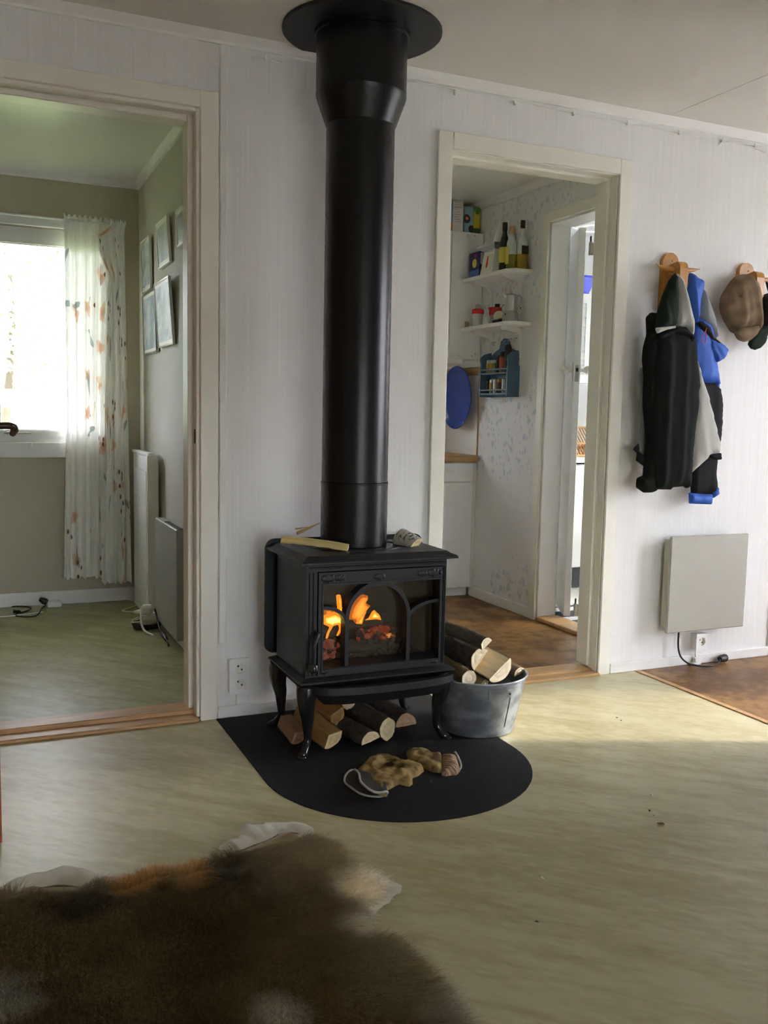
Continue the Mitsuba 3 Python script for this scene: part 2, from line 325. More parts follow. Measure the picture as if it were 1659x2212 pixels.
# the door casing in the main wall on the left
def casing(name, xl, xr, ztop, wl, wr, wt, y0=-.014, y1=0., mat='trim'):
    k = sroot(name)
    struct('side_board', cbox(xl-wl, xl, y0, y1, 0, ztop+wt, .003), mat, k)
    struct('side_board', cbox(xr, xr+wr, y0, y1, 0, ztop+wt, .003), mat, k)
    struct('head_board', cbox(xl+.0005, xr-.0005, y0-.0004, y1, ztop, ztop+wt, .003), mat, k)
    return k
k = casing('trim_5', -.035, .735, 2.147, .062, .064, .058)
def jambs(k, xl, xr, zt, mat='trim', t0=.012, t1=.030, ym=.045, yb=.138):
    struct('jamb', cbox(xr-t0, xr+.003, .001, ym, .012, zt-.0, .0025), mat, k); struct('jamb', cbox(xl-.003, xl+t0, .001, ym, .012, zt, .0025), mat, k)
    struct('head_jamb', cbox(xl+t0, xr-t0, .001, ym, zt-t0, zt+.003, .0025), mat, k)
    struct('door_stop', cbox(xr-t1, xr+.003, ym+.012, yb, .028, zt, .0025), mat, k); struct('door_stop', cbox(xl-.003, xl+t1, ym+.012, yb, .028, zt, .0025), mat, k)
    struct('head_stop', cbox(xl+t1, xr-t1, ym+.012, yb, zt-t1, zt+.003, .0025), mat, k)
    struct('rebate', box(xr-.004, xr+.002, ym, ym+.012, .02, zt), 'off', k)
jambs(k, -.035, .735, 2.147)
sp_ = AX((428, 942), .7225); struct('strike_plate', cbox(.7215, .7235, .012, .030, sp_[2]-.028, sp_[2]+.022, .0008), 'bronze', k)
k = casing('trim_6', 1.706, 2.495, 2.137, .063, .062, .064)
jambs(k, 1.706, 2.495, 2.137, 'trim', .003, .012)
for z in (1.83, .235):                                    # lift-off hinges left on the kitchen jamb
    h = obj('hinge', cat(lathe([(0, z), (.008, z), (.008, z+.055), (0, z+.055)], 14, (2.474, .146, 0)), box(2.474, 2.484, .138, .146, z, z+.05)), 'heater_side', k, True)
    obj('hinge_pin', lathe([(0, z+.055), (.0038, z+.055), (.0038, z+.078), (0, z+.082)], 10, (2.474, .146, 0)), 'dark', h, True)
# thresholds
k = sroot('trim_7'); struct('sill', cbox(-.04, .73, -.022, .046, 0, .014, .003), 'wood', k); struct('rise', cbox(-.04, .73, .046, .138, 0, .030, .003), 'wood', k)
k = sroot('trim_8'); struct('sill', cbox(1.70, 2.50, -.022, .03, 0, .012, .003), 'wood', k); struct('rise', cbox(1.70, 2.50, .03, .138, 0, .020, .003), 'wood', k)
struct('trim_9', cbox(2.845, 2.985, .22, 1.02, 0, .022, .004), 'wood')
struct('trim_10', cbox(2.694, 2.722, -1.03, -.014, 0, .004, .0015), 'wood', label='golden strip between vinyl and linoleum')
# casing of the door in the kitchen's right wall
k = sroot('trim_11')
for a, b, z0, z1 in ((1.03, 1.085, 0, 2.215), (.185, .24, 0, 2.215)): struct('side_board', cbox(2.836, 2.85, a, b, z0, z1, .003), 'trim', k)
struct('head_board', cbox(2.8355, 2.85, .2405, 1.0295, 2.16, 2.215, .003), 'trim', k)
struct('jamb', cbox(2.851, 2.968, 1.018, 1.033, .02, 2.16, .003), 'trim_white', k); struct('jamb', cbox(2.851, 2.985, .237, .252, .02, 2.16, .003), 'trim_white', k)
struct('head_jamb', cbox(2.851, 2.985, .252, 1.018, 2.148, 2.163, .003), 'trim_white', k)
struct('trim_12', cbox(3.497, 3.57, -.014, 0, 0, 2.1, .003), 'trim_white', label='door casing at the far right end of the wall')
struct('trim_13', cbox(.803, .829, -.012, 0, .279, 2.366, .003), 'trim_white', label='narrow white cover strip down the wall left of the stove pipe')
# door leaves
k = sroot('door_1', 'dark red-brown door leaf swung open at the left edge')
struct('leaf', cbox(.006, .046, -.805, -.02, .012, 2.1, .002), 'door_edge', k)
h = obj('handle', tube(curve([(.046, -.745, 1.075), (.075, -.745, 1.075), (.091, -.740, 1.074), (.098, -.722, 1.068), (.100, -.66, 1.060), (.098, -.625, 1.052)], 26), np.r_[np.full(9, .0085), np.linspace(.010, .008, 17)], 12), 'bronze', k, True)
obj('rose', move(lathe([(0, 0), (.024, 0), (.022, .006), (0, .007)], 24), (.046, -.745, 1.075), ry=math.pi/2), 'bronze', h, 30)
obj('lock_plate', cbox(.018, .034, -.8065, -.804, .96, 1.16, .001), 'chrome', k)
obj('key_escutcheon', cbox(.046, .052, -.76, -.735, .955, .995, .002), 'white', k)
k = sroot('door_2', 'white door leaf standing ajar beyond the kitchen')
def leaf_at(a, b, c, d, z0, z1, bev=.002):               # a,b along the leaf; c,d across it
    return move(cbox(a, b, c, d, z0, z1, bev), (3.000, .9477, 0), rz=math.radians(64))
struct('leaf', leaf_at(0, .62, -.018, .018, .03, 2.135), 'trim_white', k)
for s in (1, -1):
    kn = obj('knob', move(cat(move(lathe([(0, 0), (.016, 0), (.017, .004), (.010, .010), (.009, .022), (.021, .034), (.025, .046), (.020, .058), (.008, .062), (0, .062)], 24), (0, 0, 0), rx=-s*math.pi/2)), tuple(np.array([3.000, .9477, 1.385])+[.045*.438-s*.018*.899, .045*.899+s*.018*.438, 0]), rz=math.radians(64)), 'label_white', k, 40)
    obj('rose_plate', leaf_at(.02, .07, min(s*.018, s*.023), max(s*.018, s*.023), 1.30, 1.43, .002), 'trim_white', kn)
obj('lock_plate', leaf_at(-.0015, 0, -.010, .010, 1.32, 1.41, .0005), 'steel', k)
obj('latch', leaf_at(-.008, 0, -.006, .006, 1.375, 1.395, .001), 'dark', k)
# ---------------------------------------------------------------- window of the side room
k = sroot('window_1', 'bright window of the side room')
x0, x1, z0, z1 = .045, .78, .93, 2.10
struct('casing_board', cbox(x0-.06, x1+.04, 2.272, 2.29, 2.108, 2.165, .004), 'trim_white', k); struct('casing_board', cbox(x1, x1+.04, 2.272, 2.29, .93, 2.107, .004), 'trim_white', k)
struct('casing_board', cbox(x0-.06, x0, 2.272, 2.29, .93, 2.107, .004), 'trim_white', k); struct('sill_board', cbox(x0-.06, x1+.04, 2.268, 2.29, .842, .929, .004), 'trim_white', k)
q = sbox(x0, z0, x1, z1).difference(sbox(x0+.045, z0+.03, x1-.045, z1-.035)); struct('outer_frame', prism(q, 2.30, 2.36), 'trim_white', k)
q = sbox(x0+.045, z0+.03, x1-.045, z1-.035).difference(sbox(x0+.095, z0+.062, x1-.095, z1-.085)); struct('sash', prism(q, 2.29, 2.325), 'trim_white', k)
struct('glazing_bead', prism(sbox(x0+.09, z0+.057, x1-.09, z1-.08).difference(sbox(x0+.102, z0+.069, x1-.102, z1-.092)), 2.30, 2.312), 'trim_white', k)
struct('pane', trimesh.Trimesh([(x0+.09, 2.33, z0+.05), (x1-.09, 2.33, z0+.05), (x1-.09, 2.33, z1-.07), (x0+.09, 2.33, z1-.07)], [[0, 1, 2], [0, 2, 3]], process=False), 'pane', k)
obj('stay_arm', tube([(.16, 2.286, .978), (.30, 2.284, .978)], .004, 8), 'heater_side', k, True)
obj('catch', cbox(.17, .20, 2.272, 2.29, .972, .986, .003), 'heater_side', k)
obj('catch_knob', cbox(.296, .304, 2.258, 2.272, .905, .93, .002), 'white', k)
# ---------------------------------------------------------------- outdoors
struct('ground', box(-60, 60, 2.5, 60, -.5, -.4), 'grass', label='sunlit grass outside')
struct('ground', box(-60, 60, -60, 2.5, -.5, -.4), 'gravel', label='pale gravel yard outside')
rng = np.random.default_rng(5)
def leaf_cloud(c, r, n, size, seed):
    g = np.random.default_rng(seed); d = g.normal(size=(n, 3)); d /= np.linalg.norm(d, axis=1, keepdims=True)
    P = c+d*(g.random((n, 1))**.45)*r; a = g.normal(size=(n, 3)); a /= np.linalg.norm(a, axis=1, keepdims=True)
    b = np.cross(a, g.normal(size=(n, 3))); b /= np.linalg.norm(b, axis=1, keepdims=True); s = size*(.6+.8*g.random((n, 1)))
    V = np.stack([P-a*s, P+b*s*.45, P+a*s, P-b*s*.45], 1).reshape(-1, 3); i = np.arange(n)*4
    return V, np.vstack([np.c_[i, i+1, i+2], np.c_[i, i+2, i+3]])
TREES = [(-.35, 9.5, 6.5, 1.3, 'young birch'), (1.0, 12., 9., 1.6, 'tall birch'), (.15, 14., 8.5, 1.7, 'birch'), (-2.2, 13., 9., 2., 'leafy tree'), (2.1, 16., 10., 2.2, 'leafy tree'), (.75, 19., 12., 2.2, 'far tree'),
         (-1.0, 22., 12., 2.6, 'far tree'), (3.6, 22., 12., 2.6, 'far tree'), (-4.5, 20., 12., 3., 'far tree')]
TL = ['young pale-trunked birch nearest to the side room window', 'birch with a slim trunk seen at the right of the window', 'birch in the middle of the window view', 'leafy tree at the left of the window view',
      'leafy tree hidden mostly by the curtain', 'distant tree seen right of the window middle', 'distant tree seen left of the window middle', 'distant tree far behind the curtain', 'distant tree at the far left of the window']
for i, (x, y, hh, rr, kd) in enumerate(TREES):
    t = thing('tree', TL[i], 'tree', 'trees outside the side room window')
    zz = np.linspace(-.4, hh, 12); px_ = x+.12*np.sin(zz*.9+i); obj('trunk', tube(np.c_[px_, y+.1*np.cos(zz*.7+i), zz], np.linspace(.075, .02, 12)*(1+.15*(i % 3)), 7), 'birch' if 'birch' in kd else 'trunk', t, True)
    Vs, Fs, o = [], [], 0
    for j in range(7):
        v, f = leaf_cloud(np.array([x+rng.normal()*rr*.5, y+rng.normal()*rr*.5, hh*(.18+.09*j)]), rr*.62, 400, .055 if y < 15 else .09, 100*i+j); Vs.append(v); Fs.append(f+o); o += len(v)
    key = obj('foliage', trimesh.Trimesh(np.vstack(Vs), np.vstack(Fs), process=False), 'leaf', t); labels[key] = {'kind': 'stuff', 'label': 'light green leaves'}
# ================================================================ hearth plate, stove, flue
q = unary_union([sbox(.793, -.64, 1.667, -.014), Point(1.23, -.64).buffer(.437, quad_segs=32)])
one('hearth_plate', cat(prism(q.buffer(-.002), 0, .0028, 'xy'), prism(q, 0, .002, 'xy')), 'plate', 'matt black D-shaped floor plate under the wood stove', 'hearth plate')
SX0, SX1, SY0, SY1 = .972, 1.480, -.480, -.165
stove = thing('wood_stove', 'black cast iron wood stove with arched glass door and a fire burning inside', 'stove')
fo = sbox(SX0, .262, SX1, .636)                           # front face with the window opening
OX0, OX1, OZ0, OZ1 = 1.030, 1.450, .292, .566
body = cat(cbox(SX0, SX0+.02, SY0+.02, SY1, .262, .636, .003), cbox(SX1-.02, SX1, SY0+.02, SY1, .262, .636, .003), cbox(SX0+.02, SX1-.02, SY1-.02, SY1, .262, .636, .003),
           box(SX0+.02, SX1-.02, SY0+.02, SY1-.02, .262, .282), box(SX0+.02, SX1-.02, SY0+.02, SY1-.02, .60, .636))
obj('body', body, 'iron', stove)
fr = fo.difference(sbox(1.010, .268, 1.462, .612)); ff = obj('front_frame', prism(fr, SY0, SY0+.022), 'iron', stove)
for a, b in ((.981, .986), (.994, .999), (1.4675, 1.4705), (1.474, 1.4765)): obj('moulding', cbox(a, b, SY0-.004, SY0, .27, .61, .0018), 'iron', ff)
obj('moulding', cbox(.981, 1.4765, SY0-.004, SY0, .622, .628, .0018), 'iron', ff)
dr_ = sbox(1.012, .270, 1.460, .610).difference(sbox(OX0, OZ0, OX1, OZ1)); door = obj('door', prism(dr_, SY0-.008, SY0+.03), 'iron', stove)
obj('moulding', prism(sbox(OX0-.007, OZ0-.007, OX1+.006, OZ1+.008).difference(sbox(OX0-.002, OZ0-.002, OX1+.001, OZ1+.002)), SY0-.012, SY0-.008), 'iron', door)
obj('sill', hull([(OX0, SY0-.006, OZ0), (OX1, SY0-.006, OZ0), (OX0, SY0+.035, OZ0+.014), (OX1, SY0+.035, OZ0+.014), (OX0, SY0+.035, OZ0-.01), (OX1, SY0+.035, OZ0-.01), (OX0, SY0-.006, OZ0-.01), (OX1, SY0-.006, OZ0-.01)]), 'iron', door)
GY = SY0+.040
obj('glass', trimesh.Trimesh([(OX0-.01, GY, OZ0-.01), (OX1+.01, GY, OZ0-.01), (OX1+.01, GY, OZ1+.01), (OX0-.01, GY, OZ1+.01)], [[0, 1, 2], [0, 2, 3]], process=False), 'pane', door)
cx, hz, R, bw = 1.226, .446, .112, .0065                  # tracery: one round arch between two half arches
def arc(cx_, cz_, rx, rz, a0, a1, n=26): return [(cx_+rx*math.cos(a), cz_+rz*math.sin(a)) for a in np.linspace(a0, a1, n)]
def ribbon(pts, wd):
    from shapely.geometry import LineString
    return LineString(pts).buffer(wd, cap_style=2, join_style=1)
tr = unary_union([ribbon([(cx-R, OZ0-.002)]+[(cx-R, hz)]+arc(cx, hz, R, R+.006, math.pi, 0)+[(cx+R, OZ0-.002)], bw)])
obj('arch', prism(tr, SY0-.004, GY-.004), 'iron', door)
for s, xe in ((-1, OX0), (1, OX1)):
    w_ = abs(xe-(cx+s*R)); obj('half_arch', prism(ribbon(arc(xe, hz-.012, w_, .058, math.pi/2, 0 if s < 0 else math.pi), bw*.85), SY0-.003, GY-.006), 'iron', door)
def leafy(cx_, cz_, s, flip=1):                           # oak leaf relief in the door corners
    P = [(0, 0), (.012, .014), (.020, .008), (.026, .018), (.036, .010), (.044, .014), (.052, 0), (.044, -.012), (.036, -.009), (.026, -.017), (.02, -.008), (.012, -.013)]
    V, F, d = inflate(Polygon([(cx_+flip*a*s, cz_+b*s) for a, b in P]).buffer(.001), .004, lambda d, u, v: rnd(d, .0028, .006))
    return trimesh.Trimesh(np.c_[V[:, 0], SY0-.008-V[:, 2], V[:, 1]], F, process=False)
for a, b, s, fl in ((1.452, .590, .95, -1), (1.405, .590, .75, -1), (1.018, .590, .95, 1), (1.065, .590, .75, 1), (1.205, .588, .8, 1), (1.452, .281, .5, -1), (1.020, .281, .5, 1)): obj('leaf_ornament', leafy(a, b, s, fl), 'iron', door, 40)
obj('acorn_boss', move(lathe([(0, 0), (.008, 0), (.006, .004), (0, .006)], 16), (1.452, SY0-.008, .590), rx=math.pi/2), 'iron', door, True)
hd = obj('handle', tube(curve([(1.012, SY0-.008, .405), (1.0, SY0-.03, .407), (.990, SY0-.04, .392), (.986, SY0-.042, .355), (.986, SY0-.040, .318)], 20), np.linspace(.010, .006, 20), 10), 'iron', stove, True)
obj('knob', lathe([(0, .289), (.011, .292), (.016, .303), (.013, .316), (.007, .321), (0, .322)], 20, (.986, SY0-.04, 0)), 'iron_gloss', hd, True, label='shiny ball knob')
top = cat(hull([(x, y, z) for x, y in ((.945, -.512), (1.508, -.512), (.945, -.128), (1.508, -.128)) for z in (.640, .646)]+[(x, y, .652) for x, y in ((.950, -.507), (1.503, -.507), (.950, -.133), (1.503, -.133))]),
          hull([(x, y, .652) for x, y in ((.958, -.499), (1.495, -.499), (.958, -.141), (1.495, -.141))]+[(x, y, .664) for x, y in ((.974, -.483), (1.479, -.483), (.974, -.157), (1.479, -.157))]),
          hull([(x, y, .634) for x, y in ((.970, -.484), (1.483, -.484), (.970, -.16), (1.483, -.16))]+[(x, y, .641) for x, y in ((.952, -.504), (1.501, -.504), (.952, -.136), (1.501, -.136))]))
tp = obj('top_plate', top, 'iron', stove)
for r_ in (.155, .168): obj('ring', tube([(1.227+r_*math.cos(a), -.30+r_*.72*math.sin(a), .664) for a in np.linspace(0, 2*math.pi, 48, endpoint=False)], .002, 6, True), 'iron', tp, True)
obj('base_plate', cat(hull([(x, y, z) for x, y in ((.950, -.502), (1.512, -.502), (.950, -.14), (1.512, -.14)) for z in (.246, .252)]+[(x, y, .263) for x, y in ((.972, -.482), (1.484, -.482), (.972, -.165), (1.484, -.165))]),
                      hull([(x, y, .246) for x, y in ((.958, -.49), (1.50, -.49), (.958, -.15), (1.50, -.15))]+[(x, y, .205) for x, y in ((.985, -.46), (1.465, -.46), (.985, -.18), (1.465, -.18))])), 'iron', stove)
# ash shelf: half-oval tray in front of the base
def oval(x0_, x1_, y0_, bulge, n=40):
    c_, a_ = (x0_+x1_)/2, (x1_-x0_)/2
    return [(c_+a_*math.cos(t), y0_-bulge*abs(math.sin(t))**.62) for t in np.linspace(0, math.pi, n)]
o1, o2 = Polygon(oval(.988, 1.505, -.485, .082)+[(.988, -.47), (1.505, -.47)]).convex_hull, Polygon(oval(1.03, 1.46, -.485, .045)+[(1.03, -.47), (1.46, -.47)]).convex_hull
P1, P2 = np.array(o1.exterior.coords), np.array(o2.exterior.coords)
sh = obj('ash_shelf', hull(np.vstack([np.c_[P1, P1[:, 0]*0+.216], np.c_[P1, P1[:, 0]*0+.228], np.c_[P2, P2[:, 0]*0+.176]])), 'iron', stove, 35)
obj('rim', prism(o1.difference(o1.buffer(-.013)).difference(sbox(.9, -.484, 1.6, -.3)), .227, .240, 'xy'), 'iron', sh)
for i, (x, y, sx, sy) in enumerate(((.985, -.468, -1, -1), (1.468, -.468, 1, -1), (.985, -.175, -1, 1), (1.468, -.175, 1, 1))):
    zz = np.linspace(.238, .004, 22); t = (.238-zz)/.234
    off = .006*np.sin(np.clip(t*2.2, 0, 1)*math.pi)*1.2+.004-.012*t+.040*np.clip((t-.78)/.22, 0, 1)**1.6; rr = np.interp(t, [0, .12, .35, .7, .9, 1], [.034, .034, .026, .0145, .0115, .017])
    lg = obj('leg', tube(np.c_[x+sx*off*.75, y+sy*off*.75, zz], rr, 12), 'iron_gloss', stove, True)
    obj('foot', move(lathe([(0, .002), (.016, .002), (.017, .006), (.012, .012), (0, .014)], 16), (x+sx*.026, y+sy*.026, 0)), 'iron_gloss', lg, True)
hs = obj('heat_shield', prism(rrect(.940, 1.560, .262, .676, .035, 8), -.126, -.120), 'iron', stove)
for x in (1.05, 1.42): obj('bracket', cbox(x-.012, x+.012, -.166, -.125, .42, .46, .002), 'iron', hs)
# firebox: brick lining, burning logs, embers, flames
fbx = obj('firebox', cat(box(SX0+.021, SX1-.021, SY1-.045, SY1-.021, .282, .60), box(SX0+.021, SX0+.035, SY0+.05, SY1-.045, .282, .60), box(SX1-.035, SX1-.021, SY0+.05, SY1-.045, .282, .60), box(SX0+.035, SX1-.035, SY0+.05, SY1-.045, .282, .290)), 'firebrick', stove)
def emit(c): return {'type': 'area', 'radiance': {'type': 'rgb', 'value': list(c)}}
EM = .009                                                   # scale of the fire's glow to the daylight
def flame(px, y, t, layers, parent):
    """A tongue of flame standing at depth y: nested closed bodies, hotter towards the middle."""
    pts = np.array([AY(a, y)[[0, 2]] for a in px]); pg = Polygon(pts).buffer(0)
    pg = pg.buffer(.004).buffer(-.004)
    for i, (shrink, c) in enumerate(layers):
        g = pg.buffer(-shrink*.001) if shrink else pg
        for g in getattr(g, 'geoms', [g]):
            if g.is_empty or g.area < 2e-5: continue
            V, F, d = inflate(g, .005, lambda d, u, v: rnd(d, t*(1+.28*i), .016), lambda d, u, v: -rnd(d, t, .016))
            obj('flame' if i == 0 else 'flame_core', trimesh.Trimesh(np.c_[V[:, 0], y-V[:, 2], V[:, 1]], F, process=False), 'black', parent, True, emitter=emit(np.array(c)*EM))
RED, ORA, YEL, HOT = (.42, .085, .006), (1.0, .27, .014), (1.5, .72, .06), (1.9, 1.35, .34)
def Zp(l): return [(640+a/4.608, 1200+b/4.608) for a, b in l]
flame(Zp([(395, 400), (410, 385), (440, 390), (452, 440), (455, 520), (500, 540), (520, 560), (500, 640), (455, 600), (430, 590), (410, 560), (402, 480)]), -.405, .010, ((0, ORA), (3, YEL), (6, HOT)), fbx)
flame(Zp([(255, 600), (300, 585), (380, 560), (440, 590), (470, 650), (452, 740), (420, 800), (395, 800), (425, 730), (420, 690), (370, 700), (335, 760), (310, 830), (290, 830), (300, 780), (330, 710), (260, 680)]), -.40, .012, ((0, ORA), (4, YEL), (8, HOT)), fbx)
flame(Zp([(520, 640), (530, 560), (570, 470), (630, 400), (660, 385), (712, 400), (715, 440), (690, 470), (740, 500), (690, 560), (670, 640), (655, 685), (595, 680), (560, 640)]), -.385, .014, ((0, RED), (3, ORA), (9, (1.15, .42, .03))), fbx)
flame(Zp([(590, 680), (640, 600), (690, 545), (700, 560), (670, 620), (655, 682)]), -.405, .007, ((0, ORA), (2, YEL)), fbx)
flame(Zp([(680, 645), (720, 620), (750, 560), (775, 540), (800, 565), (830, 590), (848, 645), (800, 635), (740, 640)]), -.395, .010, ((0, ORA), (3, YEL), (6, HOT)), fbx)
flame(Zp([(275, 530), (330, 520), (400, 560), (330, 600), (265, 600)]), -.385, .008, ((0, RED), (4, ORA)), fbx)
def emberbed(pts, z0, z1, c, n, r0, seed, name='ember'):
    g = np.random.default_rng(seed); ms = []
    for _ in range(n):
        s = trimesh.creation.icosphere(1, r0*(.6+.8*g.random())); s.apply_scale([1+.6*g.random(), .9, .5+.5*g.random()]); s.apply_transform(trimesh.transformations.rotation_matrix(g.random()*6, g.normal(size=3)))
        a = pts[0]+(np.array(pts[1])-pts[0])*g.random(); s.apply_translation((a[0], a[1]+g.normal()*.012, z0+(z1-z0)*g.random())); ms.append(s)
    key = obj(name, cat(*ms), 'black', fbx, emitter=emit(np.array(c)*EM)) if c else obj(name, cat(*ms), 'soot', fbx)
    labels[key] = {'kind': 'stuff', 'label': 'glowing embers' if c else 'charred wood and ash'}
def burnlog(p0, p1, r, seed):
    g = np.random.default_rng(seed); n = 14; pts = np.array([p0+(np.array(p1)-p0)*t for t in np.linspace(0, 1, n)])
    mm = tube(pts, r, 14); v = np.array(mm.vertices); v += (fb(v[:, 0]*60, v[:, 1]*60, v[:, 2]*60, 3, seed)-.5)[:, None]*r*.55*np.array([1, 1, 1]); mm.vertices = v; return mm
obj('burning_log', burnlog(np.array([1.06, -.29, .365]), (1.31, -.32, .395), .030, 1), 'soot', fbx)
obj('burning_log', burnlog(np.array([1.12, -.26, .415]), (1.36, -.25, .400), .026, 2), 'soot', fbx)
obj('burning_log', burnlog(np.array([1.04, -.355, .318]), (1.36, -.335, .314), .030, 3), 'soot', fbx)
emberbed(((1.20, -.385), (1.33, -.385)), .345, .385, (.11, .014, .002), 44, .008, 4)
emberbed(((1.25, -.39), (1.31, -.39)), .362, .378, (.85, .26, .05), 8, .004, 5)
emberbed(((1.29, -.395), (1.32, -.395)), .318, .370, (.5, .15, .02), 9, .005, 15)
emberbed(((1.04, -.40), (1.12, -.40)), .305, .36, (.085, .018, .006), 34, .010, 6)
emberbed(((1.04, -.405), (1.40, -.37)), .292, .30, None, 120, .010, 7, 'ash')
emberbed(((1.19, -.392), (1.34, -.392)), .335, .385, None, 34, .009, 8, 'charcoal')
emberbed(((1.035, -.408), (1.125, -.408)), .30, .36, None, 18, .010, 9, 'charcoal')
# flue pipe
fp = thing('flue_pipe', 'tall matt black stove pipe that widens below the ceiling', 'stove pipe')
PC = (1.227, -.25)
obj('lower_sleeve', lathe([(.115, .664), (.1175, .667), (.1175, .878), (.1185, .881), (.1185, .886)], 64, (*PC, 0)), 'pipe', fp, 30)
obj('pipe', lathe([(.1150, .886), (.1162, .888), (.1162, 2.085)], 64, (*PC, 0)), 'pipe', fp, 30)
obj('cone', lathe([(.1162, 2.085), (.1185, 2.087), (.150, 2.172), (.1535, 2.186)], 64, (*PC, 0)), 'pipe', fp, 30)
obj('insulated_pipe', lathe([(.1520, 2.186), (.1528, 2.188), (.1528, 2.386)], 64, (*PC, 0)), 'pipe', fp, 30)
cp = obj('ceiling_plate', lathe([(.158, 2.396), (.158, 2.388), (.264, 2.388), (.268, 2.391), (.268, 2.3985), (.15, 2.3985)], 80, (*PC, 0)), 'iron', fp, 30)
obj('collar', lathe([(.1535, 2.372), (.160, 2.374), (.160, 2.388), (.1535, 2.389)], 64, (*PC, 0)), 'pipe', cp, 30)
# ================================================================ firewood
def log_mesh(p0, p1, r, kind='round', roll=0., seed=0, bark=(.055, .045, .036), wood=(.50, .36, .17), end=(.62, .50, .30), taper=.0, cut=0., birch=False):
    """A stick of firewood: cross section round / half / quarter, bark outside, split faces, sawn ends. Returns (mesh, colours)."""
    g = np.random.default_rng(seed+77)
    if kind == 'round': a = np.linspace(0, 2*math.pi, 40, endpoint=False); P = np.c_[np.cos(a), np.sin(a)]; isb = np.ones(40)
    else:
        span = math.pi if kind == 'half' else math.pi*.62
        a = np.linspace(-span/2, span/2, 24); arcp = np.c_[np.cos(a), np.sin(a)]
        inn = np.array([arcp[-1]*(1-t)+np.array([-.04 if kind == 'half' else .02, 0])*t for t in np.linspace(0, 1, 9)[1:]]); inn2 = np.array([np.array([-.04 if kind == 'half' else .02, 0])*(1-t)+arcp[0]*t for t in np.linspace(0, 1, 9)[1:-1]])
        P = np.vstack([arcp, inn, inn2]); isb = np.r_[np.ones(24), np.zeros(len(P)-24)]; P = P-P.mean(0)*.8
    P = P*(1+(g.random(2)-.5)*.2); c, s = math.cos(roll), math.sin(roll); P = P@np.array([[c, s], [-s, c]])
    t, ax, bx = frame_from(np.array(p1, float)-p0); n = 26; m_ = len(P); V, C = [], []
    L = np.linalg.norm(np.array(p1)-p0); bend = (g.random(2)-.5)*.05*L
    for i, q in enumerate(np.linspace(0, 1, n)):
        w_ = math.sin(q*math.pi); sh = (P[:, 0]*cut*r)*(1 if q > .99 else 0)
        nn = fb(P[:, 0]*2.4+seed, P[:, 1]*2.4, q*L/r*.8, 3, seed)-.5; rr = r*(1-taper*q)*(1+nn*.26*isb+nn*.13*(1-isb))
        V.append(p0+t*(q*L)+(ax*bend[0]+bx*bend[1])*w_+rr[:, None]*(P[:, :1]*ax+P[:, 1:]*bx)+t*sh[:, None])
        k = fb(P[:, 0]*5+seed, P[:, 1]*5, q*L*45, 3, seed+1); k2 = fb(P[:, 0]*9, P[:, 1]*9, q*L*6, 3, seed+2)
        cb = np.array(bark)*(.35+1.5*k[:, None])
        if birch: cb = np.where((fb(P[:, 0]*3, P[:, 1]*3, q*L*130, 2, seed+4) > .60)[:, None], np.array([.06, .05, .045]), np.array([.42, .38, .32])*(.6+.8*k2[:, None]))
        cw = np.array(wood)*(.62+.72*k2[:, None]); C.append(np.where(isb[:, None] > .5, cb, cw))
    V, C = np.vstack(V), np.vstack(C); F = []
    for i in range(n-1):
        for j in range(m_):
            k = (j+1) % m_; F += [[i*m_+j, i*m_+k, (i+1)*m_+k], [i*m_+j, (i+1)*m_+k, (i+1)*m_+j]]
    mesh = trimesh.Trimesh(V, F, process=False)
    def cap(i, flip):
        B = V[i*m_:(i+1)*m_]; ctr = B.mean(0); VV, CC = [], []
        for q in (1, .93, .75, .5, .25):
            pts = ctr+(B-ctr)*q+t*(.0012*math.sin(q*9)); VV.append(pts); ring = .80+.32*fb(P[:, 0]*q*6+seed, P[:, 1]*q*6, seed, 3, 9)-.16*(math.sin(q*40) > .3)
            CC.append((np.array(end) if q < 1 else np.array(end)*.55)*ring[:, None])
        VV.append(ctr[None]); CC.append(np.array(end)[None]*.85); FF = []
        for a_ in range(4):
            for j in range(m_):
                k = (j+1) % m_; FF += [[a_*m_+j, a_*m_+k, (a_+1)*m_+k], [a_*m_+j, (a_+1)*m_+k, (a_+1)*m_+j]]
        for j in range(m_): FF.append([4*m_+j, 4*m_+(j+1) % m_, 5*m_])
        FF = np.array(FF); FF = FF[:, ::-1] if flip else FF
        return trimesh.Trimesh(np.vstack(VV), FF, process=False), np.vstack(CC)
    return mesh, C, cap(0, True), cap(n-1, False)
def log(label, p0, p1, r, kind='round', roll=0., seed=0, group=None, **kw):
    k = thing('firewood_log', label, 'firewood', group)
    mesh, C, c0, c1 = log_mesh(np.array(p0, float), np.array(p1, float), r, kind, roll, seed, **kw)
    obj('bark', mesh, 'vc', k, False, color=None if False else C)
    for cc in (c0, c1): obj('cut_end', cc[0], 'vc', k, False, color=cc[1])
    return k
G1 = 'firewood stored under the stove'
log('split log under the stove with a big pale face, beside the front left leg', (1.062, -.17, .050), (1.072, -.475, .045), .050, 'quarter', 2.3, 11, G1, end=(.60, .46, .24), wood=(.42, .26, .09))
log('darker split log with a ragged orange face, second from the left under the stove', (1.10, -.14, .062), (1.135, -.345, .070), .055, 'quarter', 2.6, 12, G1, wood=(.34, .18, .06), end=(.36, .21, .08))
log('narrow split log with a pale square end, lying low in the middle under the stove', (1.135, -.19, .040), (1.203, -.490, .036), .036, 'half', 4.9, 13, G1)
log('bark-covered log with a slanting pale end in the middle under the stove', (1.235, -.13, .058), (1.280, -.458, .048), .038, 'round', .3, 14, G1, cut=.3)
log('round log with a reddish end, rightmost under the stove', (1.335, -.11, .050), (1.375, -.405, .046), .046, 'half', 4.71, 15, G1, end=(.50, .32, .19))
